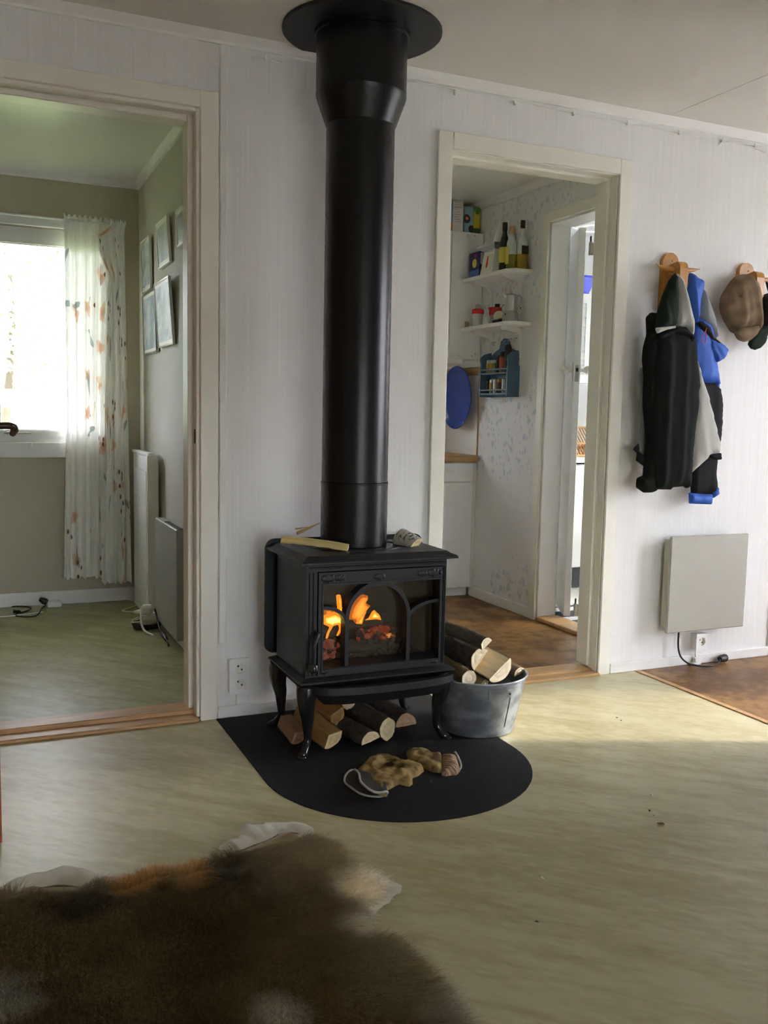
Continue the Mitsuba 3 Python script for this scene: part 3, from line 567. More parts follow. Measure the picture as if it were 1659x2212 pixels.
log('short split log behind the front left leg of the stove', (.985, -.222, .042), (.978, -.40, .040), .040, 'quarter', 2.2, 16, G1, wood=(.30, .18, .10), end=(.34, .2, .12))
log('log deep in the shadow at the back under the stove', (1.12, -.09, .125), (1.20, -.30, .122), .040, 'round', 0, 17, G1)
# zinc bucket
bk = thing('zinc_bucket', 'round galvanised zinc bucket full of firewood to the right of the stove', 'bucket')
BC = (1.652, -.418); BZ = .0035
bv = lathe([(0, .012), (.128, .012), (.131, .0), (.1345, .002), (.1385, .030), (.1395, .033), (.172, .185), (.1765, .197), (.1785, .203), (.177, .207), (.1735, .205), (.1700, .185), (.1365, .03), (.128, .016), (0, .016)], 72, (*BC, BZ))
obj('body', bv, 'zinc', bk, 35)
def on_side(a0, a1, z0, z1, t_, n=14):                    # a strip of sheet lying on the bucket's side
    V, F = [], []
    for a in np.linspace(a0, a1, n):
        for z, o in ((z0, 0), (z1, 0), (z1, t_), (z0, t_)):
            r = np.interp(z, [.033, .185, .2], [.1395, .172, .176])+o+.0003; V.append((BC[0]+r*math.cos(a), BC[1]+r*math.sin(a), z+BZ))
    for i in range(n-1):
        for j in range(4): a, b = i*4+j, i*4+(j+1) % 4; F += [[a, b, b+4], [a, b+4, a+4]]
    F += [[0, 1, 2], [0, 2, 3], [n*4-4, n*4-2, n*4-3], [n*4-4, n*4-1, n*4-2]]
    return trimesh.Trimesh(V, F, process=False)
hp = obj('handle_plate', on_side(-1.86, -.98, .150, .186, .004), 'zinc', bk)
rv = []
for a in (-1.38,): r = .1695+.0045; rv.append(move(trimesh.creation.icosphere(2, .0032), (BC[0]+r*math.cos(a), BC[1]+r*math.sin(a), .168)))
obj('rivet', cat(*rv), 'dark', hp, True)
obj('seam', on_side(-1.315, -1.285, .034, .150, .0022, 4), 'zinc', bk)
obj('rim_wire', tube([(BC[0]+.1775*math.cos(a), BC[1]+.1775*math.sin(a), .203+BZ) for a in np.linspace(0, 2*math.pi, 72, endpoint=False)], .0032, 8, True), 'zinc', bk, True)
G2 = 'firewood piled in the zinc bucket'
WB = dict(wood=(.80, .66, .42), end=(.78, .67, .48))
def lb(label, q, y1, dp, r, kind='round', roll=0., seed=0, **kw):
    e = AY(q, y1); log(label, e+np.array(dp), e, r, kind, roll, seed, G2, **{**WB, **kw})
lb('dark log on top of the bucket pile with a pale notched end', (1050, 1390), -.50, (-.050, .27, .012), .026, 'half', 5.3, 31, bark=(.075, .06, .045))
lb('grey-brown stick at the right of the bucket pile with a pale end on the rim', (1122, 1452), -.46, (-.05, .29, .035), .025, 'half', 5.0, 32, bark=(.17, .12, .08))
lb('thick dark-barked log in the middle of the bucket pile with a thin pale end', (1034, 1422), -.47, (-.030, .27, .012), .043, 'half', 5.6, 33, bark=(.05, .04, .034))
lb('round-ended log at the left of the bucket pile with a mossy bark', (1013, 1466), -.52, (-.012, .26, .012), .032, 'round', 0, 34, bark=(.09, .07, .03))
lb('large split log at the front of the bucket pile showing its bare pale wood', (1083, 1450), -.530, (-.05, .28, .018), .052, 'half', 2.2, 35, bark=(.05, .04, .03))
lb('pale split piece lowest at the front of the bucket', (1044, 1478), -.485, (-.02, .20, .0), .030, 'half', 2.4, 36)
lb('log hidden deepest at the back left of the bucket', (1010, 1452), -.33, (-.0, .10, .0), .035, 'round', 0, 37)
# wood on the stove top
log('split birch stick lying across the left of the stove top', AY((608, 1164), -.30)+[0, 0, .0], AY((752, 1182), -.40), .025, 'quarter', 2.0, 41, wood=(.58, .47, .21), end=(.70, .60, .40), bark=(.36, .29, .15))
log('short white-barked log lying on the right of the stove top', AY((862, 1158), -.29), AY((898, 1180), -.36), .033, 'half', 5.6, 42, wood=(.60, .52, .36), end=(.62, .50, .28), birch=True)
sp = thing('wood_splinter', 'thin broken splinter of wood poking up behind the split stick on the stove top', 'splinter')
a, b = AY((642, 1152), -.27), AY((699, 1126), -.24)
def sliver(p0, p1, w0, w1):
    t, ax, bx = frame_from(np.array(p1)-p0); return hull([p0+ax*w0+bx*w0*.6, p0-ax*w0+bx*w0*.6, p0-bx*w0, p1+ax*w1, p1-ax*w1, p1+bx*w1*.5, (p0+p1)/2+ax*w0*1.1, (p0+p1)/2-ax*w0])
obj('stick', sliver(a, b, .007, .0015), 'cork', sp); obj('side_chip', sliver(AY((638, 1143), -.26), AY((668, 1138), -.255), .004, .0012), 'cork', sp)
# ================================================================ gloves, hide, debris on the floor
def blob_floor(px, z, step, t, w_, colf, seed, wr=.5):
    pg = Polygon([AZ(a, z)[:2] for a in px]).buffer(0).buffer(.004).buffer(-.004)
    def hf(d, u, v): return .004+rnd(d, t, w_)*(.62+wr*1.5*(fb(u*26, v*26, seed, 3, seed)-.25))
    V, F, d = inflate(pg, step, hf, lambda d, u, v: u*0+.0032)
    return trimesh.Trimesh(V, F, process=False), colf(V, d)
def leathercol(base, dark, seed):
    def f(V, d):
        a = fb(V[:, 0]*17+seed, V[:, 1]*17, V[:, 2]*30, 4, seed)[:, None]; t = np.clip((a-.42)*5, 0, 1)
        st = np.clip((fb(V[:, 0]*60, V[:, 1]*60, 2, 3, seed+3)[:, None]-.55)*5, 0, 1)
        return (np.array(base)*(1-t)+np.array(dark)*t)*(1-.5*st)
    return f
def gp(l): return [(720+a/5.53, 1580+b/5.53) for a, b in l]
gl = thing('work_glove', 'tan leather work glove with its wide cuff open towards the room, on the black plate', 'glove')
mm, C = blob_floor(gp([(262, 452), (390, 320), (520, 270), (650, 258), (780, 280), (870, 310), (1000, 345), (1070, 372), (1085, 415), (1020, 470), (945, 500), (950, 570), (905, 600), (790, 570), (690, 620), (655, 640), (640, 720), (560, 712), (440, 670), (350, 600), (300, 520)]), .02, .0045, .027, .05, leathercol((.30, .205, .08), (.06, .034, .012), 3), 3, .8)
obj('hand', mm, 'vc', gl, True, color=C)
def hoop(px, z0, z1, r, n=60):                            # cuff edge standing open: from the floor up over the hand and back
    P = np.array([AZ(a, z0+(z1-z0)*k) for a, k in px]); return tube(curve(np.vstack([P, P[:1]]), n)[:-1], r, 8, True)
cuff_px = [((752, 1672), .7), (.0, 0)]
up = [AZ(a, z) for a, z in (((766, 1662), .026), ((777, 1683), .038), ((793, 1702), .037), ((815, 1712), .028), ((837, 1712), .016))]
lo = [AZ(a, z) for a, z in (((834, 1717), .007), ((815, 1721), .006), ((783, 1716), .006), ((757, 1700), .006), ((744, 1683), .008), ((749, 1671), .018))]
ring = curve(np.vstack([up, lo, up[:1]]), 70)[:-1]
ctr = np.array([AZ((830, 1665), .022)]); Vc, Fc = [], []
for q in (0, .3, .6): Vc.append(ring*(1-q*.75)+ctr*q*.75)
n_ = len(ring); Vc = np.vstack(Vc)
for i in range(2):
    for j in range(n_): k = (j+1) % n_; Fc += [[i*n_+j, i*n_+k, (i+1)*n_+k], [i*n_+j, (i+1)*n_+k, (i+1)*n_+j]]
obj('cuff_lining', trimesh.Trimesh(Vc, Fc, process=False), 'cuff_shade', gl, True, label='inside of the cuff with its shade painted dark')  # grey cloth lining; the shade inside the cuff is put into its colour
obj('cuff_edge', tube(ring, .0035, 8, True), 'cuff_grey', gl, True)
gl2 = thing('work_glove', 'stained tan leather work glove with a striped cuff, lying towards the bucket', 'glove')
mm, C = blob_floor(gp([(870, 205), (930, 170), (1080, 180), (1215, 240), (1300, 250), (1310, 440), (1200, 430), (1120, 400), (1000, 360), (900, 295)]), .02, .0045, .026, .04, leathercol((.34, .25, .10), (.085, .05, .02), 8), 8, .7)
obj('hand', mm, 'vc', gl2, True, color=C)
def stripes(V, d):
    u = V[:, 0]+.4*V[:, 1]; s = (np.sin(u*420) > .2)[:, None]
    return np.where(s, np.array([.36, .27, .16]), np.array([.22, .12, .09]))*(.7+.6*fb(V[:, 0]*50, V[:, 1]*50, 0, 2)[:, None])
mm, C = blob_floor(gp([(1290, 245), (1380, 240), (1475, 260), (1520, 410), (1480, 460), (1340, 475), (1295, 462)]), .02, .0035, .027, .035, stripes, 9, .3)
obj('cuff', mm, 'vc', gl2, True, color=C, label='cuff with brown and cream stripes')
obj('cuff_edge', tube(curve([AZ(a, z) for a, z in (((983, 1626), .036), ((992, 1640), .03), ((996, 1655), .012), ((988, 1664), .007), ((965, 1667), .007))], 24), .0035, 8), 'cuff_grey', gl2, True)
# reindeer hide
hp_px = [(-230, 2010), (-100, 1975), (0, 1948), (60, 1928), (130, 1912), (190, 1918), (262, 1912), (340, 1902), (430, 1884), (490, 1852), (545, 1826), (590, 1811), (640, 1806), (668, 1822), (712, 1830), (742, 1862), (768, 1893), (818, 1915), (812, 1950), (792, 1970), (778, 2004), (784, 2026), (842, 2040), (890, 2078), (930, 2120), (962, 2172), (1000, 2212), (1020, 2290), (1000, 2420), (900, 2560), (600, 2640), (300, 2600), (0, 2640), (-300, 2560), (-420, 2300)]
hide_poly = Polygon(curve([AZ(a, .012)[:2] for a in hp_px+hp_px[:1]], 220)).buffer(0)
hide = thing('reindeer_hide', 'brown reindeer hide with white fur edges lying on the floor in the foreground', 'animal hide')
def hz_(d, u, v): return .006+.020*(1-np.exp(-d/.05))+.030*np.clip(fb(u*4.2, v*4.2, 2, 3, 5)-.35, 0, 1)+np.where(d < .06, .045*np.clip(fb(u*11, v*11, 7, 2, 6)-.42, 0, 1)*(1-np.abs(d-.02)/.06).clip(0, 1), 0)
V, F, dd = inflate(hide_poly, .018, hz_, lambda d, u, v: u*0+.001)
def fur_col(x, y, d):
    a = fb(x*9, y*9, 1, 3, 21); e = d+.035*(fb(x*7, y*7, 3, 3, 22)-.5)
    dark, mid, lt = np.array([.055, .034, .013]), np.array([.175, .118, .048]), np.array([.62, .57, .46])
    c = mid[None]*(.62+.75*a[:, None])
    def at(q): p_ = AZ(q, .02); return p_[0], p_[1]
    def spot(q, r, col, k=1., ax=1.):
        cx_, cy_ = at(q); w_ = np.clip(1.5-np.hypot((x-cx_)/ax, y-cy_)/r-.9*(fb(x*16, y*16, 5, 2, 23)-.5), 0, 1)[:, None]*k
        return w_, np.array(col)
    mx, my = at((425, 2130)); band = np.exp(-((x-mx-.25*(y-my))/.075)**2)[:, None]; c = c*(1-.55*band)+dark*.55*band
    s1 = np.exp(-(d/.11)**2)[:, None]*np.clip((x-.45)*4, 0, 1)[:, None]; c = c*(1-.75*s1)+np.array([.21, .16, .085])*.75*s1
    for q, r, col, k, ax in (((190, 1960), .06, (.030, .019, .010), .8, 1.5), ((500, 1890), .08, (.030, .020, .010), .8, 1.1), ((300, 1905), .060, (.42, .21, .065), 1., 1.0), ((405, 1897), .056, (.42, .21, .065), 1., .85), ((350, 1925), .022, (.07, .04, .016), .8, .8),
                              ((660, 1870), .11, (.46, .34, .18), .8, 1.2), ((700, 1960), .10, (.26, .185, .09), .65, 1.), ((790, 1925), .085, lt*1.6, 1., .85), ((775, 1990), .055, lt*1.3, .9, .8), ((600, 2205), .055, lt, .9, .9), ((0, 2170), .075, lt*.8, .8, .8), ((985, 2190), .08, lt*.75, .8, .8), ((850, 2120), .09, (.30, .235, .12), .85, 1.2)):
        w_, cc = spot(q, r, col, k, ax); c = c*(1-w_)+cc*w_
    wh = np.clip(1-e/.016, 0, 1)[:, None]*.85; c = c*(1-wh)+lt*wh
    return c
obj('skin', trimesh.Trimesh(V, F, process=False), 'vc_fur', hide, True, color=fur_col(V[:, 0], V[:, 1], dd))
def skin_edge(px, lo_, w_, seed):                      # thin curled rim of bare white skin along the border
    P_ = curve([AZ(a, .004) for a in px], 90); q_ = np.linspace(0, 1, 90); en = np.sin(np.clip(q_*math.pi, .05, math.pi-.05))**.5
    h_ = .42*w_*en*(.45+1.1*meshkit.fbm(np.c_[q_*11, q_*0+seed, q_*0], 3)); tg = np.gradient(P_, axis=0)[:, :2]; tg /= np.linalg.norm(tg, axis=1, keepdims=True); no = np.c_[-tg[:, 1], tg[:, 0]]
    lean_ = (.75+1.2*(meshkit.fbm(np.c_[q_*9, q_*0+seed+9, q_*0], 2)-.5))*w_*en; V_ = []
    for t_ in np.linspace(0, 1, 7): V_.append(np.c_[P_[:, :2]+no*(lean_*t_-.034*(1-t_)+.012*np.sin(3*t_)*en*.5)[:, None], lo_+.002+h_*np.sin(t_*2.2)])
    V_ = np.vstack(V_); F_ = [[i*90+j, i*90+j+1, (i+1)*90+j+1] for i in range(6) for j in range(89)]+[[i*90+j, (i+1)*90+j+1, (i+1)*90+j] for i in range(6) for j in range(89)]
    return trimesh.Trimesh(V_, F_, process=False)
SE = ((((-40, 1950), (0, 1936), (60, 1912), (130, 1896), (200, 1902), (265, 1904)), .002, .034, 1), (((470, 1853), (520, 1828), (560, 1810), (600, 1797), (640, 1792), (672, 1806)), .006, .042, 2), (((765, 1880), (800, 1896), (834, 1914), (825, 1954), (800, 1976)), 0., .028, 3), (((800, 1975), (782, 2002), (786, 2024)), 0., .018, 4), (((930, 2118), (965, 2172), (1004, 2214)), 0., .02, 5))
for a in SE: obj('skin_edge', skin_edge(*a), 'hide_white', hide, True, label='curled white skin edge')
g = np.random.default_rng(9); nh = 150000; bx0, by0, bx1, by1 = hide_poly.bounds; by0 = max(by0, -2.05)
P = g.random((nh*2, 2))*[bx1-bx0, by1-by0]+[bx0, by0]; P = P[contains_xy(hide_poly, P[:, 0], P[:, 1])]
P = P[np.abs((P[:, 0]-CAM[0])/(P[:, 1]-CAM[1])-.30) < .62]
for q0, q1 in (((470, 1853), (672, 1806)), ((-40, 1950), (265, 1904))):   # a strip of bare skin along these stretches
    a_, b_ = AZ(q0, .01)[:2], AZ(q1, .01)[:2]; t_ = np.clip(((P-a_)@(b_-a_))/((b_-a_)@(b_-a_)), 0, 1); P = P[np.linalg.norm(P-(a_+t_[:, None]*(b_-a_)), axis=1) > .030]
P = P[:nh]
from scipy.spatial import cKDTree
EB = np.array([hide_poly.exterior.interpolate(i*hide_poly.exterior.length/1200).coords[0] for i in range(1200)])
dk, ik = cKDTree(EB).query(P); topz = hz_(dk, P[:, 0], P[:, 1])
out = (EB[ik]-P)/(dk[:, None]+1e-6); ang = 6.28*fb(P[:, 0]*3, P[:, 1]*3, 9, 2, 31)
dirn = np.c_[np.sin(ang)*.35+.25, np.cos(ang)*.35-.75]; we = np.exp(-dk/.05)[:, None]; dirn = dirn*(1-we)+out*we*1.1
ln = (.024+.014*g.random(len(P)))*(1+.25*we[:, 0]); lean = .75+.35*g.random(len(P))
dirn = dirn/np.linalg.norm(dirn, axis=1, keepdims=True)+g.normal(size=dirn.shape)*.28
tip = np.c_[P+dirn*(ln*lean)[:, None], np.maximum(topz+ln*.62-.35*ln*we[:, 0], .006)]; root = np.c_[P, topz-.003]; mid_ = (root+tip)/2+np.c_[np.zeros((len(P), 2)), ln*.16]
sd = np.cross(tip-root, [0, 0, 1.]); sd /= np.linalg.norm(sd, axis=1, keepdims=True)+1e-9; wv = .0006*(.7+.6*g.random((len(P), 1)))
Vh = np.stack([root-sd*wv, root+sd*wv, mid_-sd*wv*.8, mid_+sd*wv*.8, tip], 1).reshape(-1, 3); i5 = np.arange(len(P))*5
Fh = np.vstack([np.c_[i5, i5+1, i5+3], np.c_[i5, i5+3, i5+2], np.c_[i5+2, i5+3, i5+4]])
ch = fur_col(P[:, 0], P[:, 1], dk)*(.65+.7*g.random((len(P), 1))); Ch = np.repeat(ch, 5, 0)*np.tile([.7, .7, 1, 1, 1.25], len(P))[:, None]
key = obj('fur', trimesh.Trimesh(Vh, Fh, process=False), 'vc_fur', hide, False, color=Ch); labels[key] = {'kind': 'stuff', 'label': 'thick brown fur'}
# bits of bark and dust
for i, (q, s, mat, lab) in enumerate((((1427, 1782), .013, 'spice_brown', 'small brown bark chip lying alone on the vinyl floor at the right'), ((1402, 1752), .007, 'dark', 'dark crumb on the floor just behind the brown bark chip'), ((1412, 1762), .004, 'dark', 'tiny crumb nearest to the brown bark chip'),
                                       ((1407, 1718), .009, 'dial', 'pale dry grass blade on the floor behind the bark chip'), ((1333, 1551), .005, 'dark', 'dark speck of bark on the bright strip of floor, left one'), ((1343, 1557), .006, 'dark', 'dark flake of bark on the bright strip of floor, right one'),
                                       ((1172, 1897), .007, 'dial', 'fluff of dust on the floor right of the hide'), ((1160, 1992), .005, 'dark', 'dark crumb on the floor right of the white hide edge'), ((255, 1361), .011, 'cork', 'wooden peg lying on the side room floor'))):
    p_ = AZ(q, 0); g = np.random.default_rng(60+i); v = g.normal(size=(12, 3))*[1, .7, .25]; v = v/np.abs(v).max(0)*[s, s*.6, s*.28]; v[:, 2] -= v[:, 2].min()
    one('floor_crumb', hull(move(trimesh.Trimesh(v, []), p_+[0, 0, .0005], rz=i*1.3).vertices), mat, lab, 'crumb')
# ================================================================ on the main wall
def socket(name, lab, x0, x1, z0, z1, dep, holes, y=0.):
    k = thing(name, lab, 'wall socket'); r = .0195
    q = sbox(x0, z0, x1, z1).buffer(-.004).buffer(.004)
    for cx_, cz_ in holes: q = q.difference(Point(cx_, cz_).buffer(r, quad_segs=10))
    obj('cover', cat(prism(q, y-dep, y-dep+.012), prism(sbox(x0, z0, x1, z1).buffer(-.002).difference(unary_union([Point(*h).buffer(r*.9) for h in holes])), y-dep+.010, y)), 'white', k)
    for cx_, cz_ in holes:
        b_ = obj('outlet', prism(Point(cx_, cz_).buffer(r*1.0), y-dep+.009, y-dep+.0105), 'off', k)
        for s in (-1, 1): obj('pin_hole', prism(Point(cx_+s*.0068, cz_-s*.0066).buffer(.0034), y-dep+.0082, y-dep+.0092), 'dark', b_)
    return k
socket('wall_socket', 'double white wall socket beside the left door casing, above the baseboard', .839, .914, .093, .222, .026, ((.880, .186), (.880, .128)))
tk = thing('cable_duct', 'short white cable stub running from the double socket down to the baseboard', 'cable duct'); obj('tube', tube([(.874, -.007, .0915), (.873, -.007, .046)], .006, 10), 'trim', tk, True); obj('clip', cbox(.862, .884, -.014, -.001, .086, .092, .002), 'white', tk)
k = socket('wall_socket', 'single white wall socket under the panel heater', 3.018, 3.083, .074, .150, .042, ((3.052, .113),))
pl = thing('power_plug', 'white plug and cable end standing on the floor under the single socket', 'plug')
obj('cable', tube(curve([(3.035, -.022, .073), (3.033, -.022, .052), (3.038, -.022, .036)], 12), .004, 8), 'white', pl, True); obj('adapter', cat(cbox(3.022, 3.050, -.034, -.014, .012, .036, .004), cbox(3.015, 3.062, -.036, -.014, .002, .014, .003)), 'scale_white', pl)
hc = thing('power_cable', 'black heater cable hanging to the floor and ending in a black plug', 'cable')
a = [(2.918, -.035, .178), (2.915, -.037, .115), (2.935, -.045, .045), (3.00, -.065, .012), (3.07, -.085, .008), (3.13, -.07, .012), (3.165, -.045, .022)]
obj('cord', tube(curve(a, 40), .0042, 8), 'black', hc, True); pg = obj('plug', move(lathe([(0, 0), (.012, 0), (.016, .012), (.0185, .03), (.0185, .044), (0, .045)], 20), (3.160, -.045, .022), ry=math.pi/2, rz=.25), 'black', hc, 40)
obj('pin', cat(*[move(trimesh.creation.cylinder(.0024, .018, sections=10), (3.213, -.032+s*.0095, .022), ry=math.pi/2, rz=.25) for s in (-1, 1)]), 'steel', pg)
# panel heater
ph = thing('panel_heater', 'flat beige panel heater on the white wall above the single socket', 'heater')
obj('front_panel', cbox(2.806, 3.257, -.083, -.066, .178, .613, .004), 'heater', ph, False)
bb = obj('casing', cat(cbox(2.818, 3.244, -.066, -.022, .196, .596, .003)), 'heater_side', ph)
obj('vent_strip', cat(*[cbox(2.86+.030*i, 2.882+.030*i, -.0625, -.0265, .596, .5985, .0008) for i in range(12)]), 'dark', bb)
obj('back_plate', cbox(2.83, 3.23, -.021, -.012, .22, .58, .002), 'heater', ph)
for x in (2.87, 3.19): obj('wall_bracket', cbox(x-.02, x+.02, -.012, -.0005, .25, .55, .002), 'steel', ph)
# thin cable with nail clips below the cornice
cb = thing('antenna_cable', 'thin white cable clipped under the cornice, reappearing right of the pipe', 'cable')
xa, xb = AY((545, 107), -.006), AY((1545, 290), -.006); za = 2.352
obj('wire', tube(curve([(xa[0], -.006, za-.012), (xa[0]+.004, -.008, za-.002), (xa[0]+.03, -.006, za), (1.5, -.006, za), (2.2, -.006, za), (3.3, -.006, za), (3.6, -.006, za)], 60), .0028, 6), 'trim_white', cb, True)
obj('wire', tube(curve([(3.02, -.004, za-.026), (3.015, -.006, za-.020), (3.03, -.005, za-.014), (3.2, -.005, za-.009), (3.6, -.005, za-.009)], 24), .0028, 6), 'trim_white', cb, True)
for q in ((984, 184), (1113, 207), (1240, 230), (1357, 251), (1469, 272), (1563, 294), (1632, 309), (574, 109)):
    c_ = AY(q, -.008); obj('cable_clip', cat(cbox(c_[0]-.004, c_[0]+.004, -.012, -.0005, za-.014, za+.005, .0015), tube([(c_[0], -.006, za-.010), (c_[0], -.020, za-.011)], .0022, 6)), 'white', cb)
# ================================================================ coat hooks, jackets, caps
def hook(lab, xc, zt):
    k = thing('coat_hook', lab, 'coat hook')
    pl_ = sbox(xc-.043, zt-.25, xc+.043, zt-.043).union(Point(xc, zt-.043).buffer(.043, quad_segs=14))
    mb = prism(pl_, -.022, -.001); obj('back_plate', mb, 'woodz', k)
    V = [(-.022, zt-.062), (-.085, zt-.050), (-.098, zt-.058), (-.104, zt-.075), (-.104, zt-.150), (-.095, zt-.172), (-.083, zt-.165), (-.078, zt-.13), (-.072, zt-.100), (-.05, zt-.094), (-.022, zt-.110)]
    nose = prism(Polygon(V).buffer(.003, quad_segs=4), xc+.000-.022, xc+.022, 'yz'); obj('nose_hook', nose, 'woodz', k)
    ts = np.linspace(-1, 1, 31); arm = np.c_[xc+.118*ts, -.060+.012*np.abs(ts)**2-.022*np.abs(ts)**3, zt-.078+.012*ts**2]
    mt = tube(arm, .0125*np.clip(1-np.abs(ts)**3.2, .16, 1), 12); obj('arm_peg', mt, 'woodz', k, True)
    obj('screw', move(trimesh.creation.icosphere(1, .0045), (xc+.008, -.022, zt-.035)), 'label_yellow', k)
    return k
h1, h2 = AY((1450, 546), -.02), AY((1614, 568), -.02)
hook('orange-brown wooden coat hook holding the two jackets', h1[0], h1[2]); hook('orange-brown wooden coat hook holding the caps', h2[0], h2[2])
def cloth(name, px, yb, t, w_, mat, parent, seed=0, fold=0., ff=40., slant=0., step=.012, tb=.006, sm=.003, label=None, ybot=0.):
    """A piece of cloth hanging at depth yb: outline given on its plane, a rounded front with folds running down, a flatter back."""
    pts = np.array([AY(a, yb)[[0, 2]] for a in px]); pg = Polygon(pts).buffer(0)
    if sm: pg = pg.buffer(sm).buffer(-2*sm).buffer(sm)
    z0_, z1_ = pg.bounds[1], pg.bounds[3]
    def hf(d, u, v):
        b_ = rnd(d, t, w_); k_ = np.clip(d/.018, 0, 1); dn = np.clip((z1_-v)/(z1_-z0_), 0, 1)
        ph_ = (u+slant*(v-z1_))*ff*2*math.pi/6.28; wv_ = np.sin(ph_+3*fb(u*5, v*3, seed, 2, seed))+.5*np.sin(ph_*1.9+seed+2*fb(u*7, v*4, seed+2, 2, seed))
        return .002+b_+k_*fold*(wv_*(.35+.65*dn)+2.2*(fb(u*16, v*7, seed+5, 3, seed)-.5))+ybot*dn
    def hb(d, u, v): return -rnd(d, tb, .03)+ybot*np.clip((z1_-v)/(z1_-z0_), 0, 1)
    V, F, d = inflate(pg, step, hf, hb)
    return obj(name, trimesh.Trimesh(np.c_[V[:, 0], yb-V[:, 2], V[:, 1]], F, process=False), mat, parent, True, label=label)
def Jp(l): return [(1340+a/3.687, 520+b/3.687) for a, b in l]
j2 = thing('rain_jacket', 'blue, grey and black outdoor jacket hanging behind the dark fleece jacket', 'jacket')
cloth('black_body', Jp([(560, 1100), (680, 1125), (745, 1130), (792, 1175), (812, 1300), (808, 1450), (798, 1560), (780, 1650), (765, 1760), (755, 1850), (772, 1965), (740, 2020), (560, 2020), (540, 1500)]), -.062, .030, .07, 'cloth_black', j2, 1, .0032, 60)
cloth('blue_yoke', Jp([(560, 640), (640, 610), (715, 655), (742, 760), (750, 900), (765, 990), (793, 1180), (745, 1138), (680, 1138), (560, 1120), (540, 800)]), -.064, .034, .07, 'cloth_blue', j2, 2, .003, 70, label='blue shoulder and chest')
cloth('grey_sleeve', Jp([(640, 360), (680, 420), (712, 500), (748, 600), (762, 700), (768, 812), (735, 760), (700, 690), (640, 640), (612, 590)]), -.072, .030, .05, 'cloth_grey2', j2, 3, .003, 90, label='grey sleeve top')
cloth('hood', Jp([(545, 255), (570, 258), (602, 290), (650, 312), (645, 400), (628, 470), (622, 600), (600, 660), (560, 660), (530, 500), (520, 380)]), -.080, .036, .05, 'cloth_blue', j2, 4, .005, 120, .2, .009, label='blue crumpled hood')
cloth('sleeve_flap', Jp([(690, 765), (740, 775), (800, 812), (832, 838), (860, 872), (840, 905), (822, 942), (765, 972), (740, 930), (700, 870)]), -.085, .026, .04, 'cloth_blue', j2, 5, .004, 110, .8, .008, label='blue flap sticking out to the right')
cloth('pocket_lining', Jp([(600, 650), (650, 640), (715, 690), (745, 770), (805, 815), (800, 840), (750, 830), (700, 760), (640, 700)]), -.096, .014, .03, 'cloth_black', j2, 6, .002, 80, 0, .008)
obj('drawstring', tube(curve([AY(a, -.112) for a in Jp([(685, 690), (660, 750), (650, 800), (668, 818), (682, 770), (686, 700)])], 30), .0014, 6), 'red', j2, True, label='thin red drawstring')
cloth('hem_cuff', Jp([(542, 2005), (640, 2018), (730, 2022), (725, 2100), (545, 2094)]), -.084, .018, .03, 'cloth_blue', j2, 7, .002, 80, 0, .009, label='blue cuff at the bottom')
cloth('hem_cuff', Jp([(735, 1990), (782, 1962), (783, 2022), (742, 2050), (725, 2040)]), -.078, .016, .03, 'cloth_blue', j2, 8, .002, 80, 0, .008, label='blue cuff seen behind')
j1 = thing('fleece_jacket', 'long dark green and black jacket with light grey lining on the left coat hook', 'jacket')
cloth('back_sleeve', Jp([(215, 1000), (240, 1200), (230, 1500), (215, 1700), (185, 1800), (122, 1750), (132, 1692), (96, 1662), (145, 1600), (160, 1400), (122, 1200), (125, 1100), (160, 1010)]), -.055, .030, .05, 'cloth_grey2', j1, 9, .004, 70, label='grey sleeve behind at the left')
cloth('sleeve_cuff', Jp([(96, 1662), (145, 1610), (150, 1680), (200, 1720), (190, 1795), (122, 1752), (132, 1692)]), -.092, .012, .03, 'cloth_black', j1, 10, .002, 60, 0, .008)
cloth('lining', Jp([(585, 840), (640, 1050), (700, 1240), (760, 1480), (792, 1620), (786, 1694), (720, 1706), (640, 1782), (562, 1852), (555, 1500), (590, 1300), (600, 1100)]), -.102, .026, .06, 'cloth_grey', j1, 11, .0035, 60, .25, label='light grey side panel')
cloth('lining_hem', Jp([(700, 1712), (735, 1698), (800, 1690), (806, 1742), (760, 1748), (722, 1735)]), -.122, .012, .02, 'cloth_black', j1, 12, .001, 60, 0, .008)
cloth('sleeve', Jp([(240, 570), (290, 575), (310, 800), (300, 1100), (270, 1500), (300, 1800), (290, 1990), (250, 2006), (180, 2006), (122, 1962), (128, 1890), (175, 1870), (200, 1600), (175, 1300), (182, 1085), (170, 950), (178, 850), (206, 750), (200, 612)]), -.100, .040, .07, 'cloth_dark', j1, 13, .0045, 60)
cloth('body', Jp([(292, 738), (440, 686), (525, 690), (582, 760), (598, 850), (604, 1000), (624, 1168), (606, 1200), (612, 1300), (580, 1500), (565, 1700), (552, 1962), (515, 1975), (505, 1955), (410, 1965), (405, 1982), (288, 1980), (230, 1900), (230, 1400), (232, 1000), (262, 800)]), -.118, .046, .10, 'cloth_dark', j1, 14, .0055, 75)
cloth('collar', Jp([(300, 745), (440, 684), (525, 688), (586, 765), (590, 835), (540, 760), (440, 735), (310, 790)]), -.150, .018, .03, 'cloth_dark', j1, 15, .002, 60, 0, .009)
cloth('hood', Jp([(440, 248), (452, 400), (450, 560), (432, 682), (350, 705), (288, 735), (272, 690), (290, 570), (330, 440), (385, 312)]), -.138, .036, .05, 'cloth_green', j1, 16, .004, 90, .3, .009, label='dark green hood')
cloth('hood_band', Jp([(274, 694), (350, 686), (440, 676), (442, 694), (360, 712), (290, 740)]), -.166, .008, .015, 'cloth_grey', j1, 17, .0005, 50, 0, .007, label='grey band of the hood')
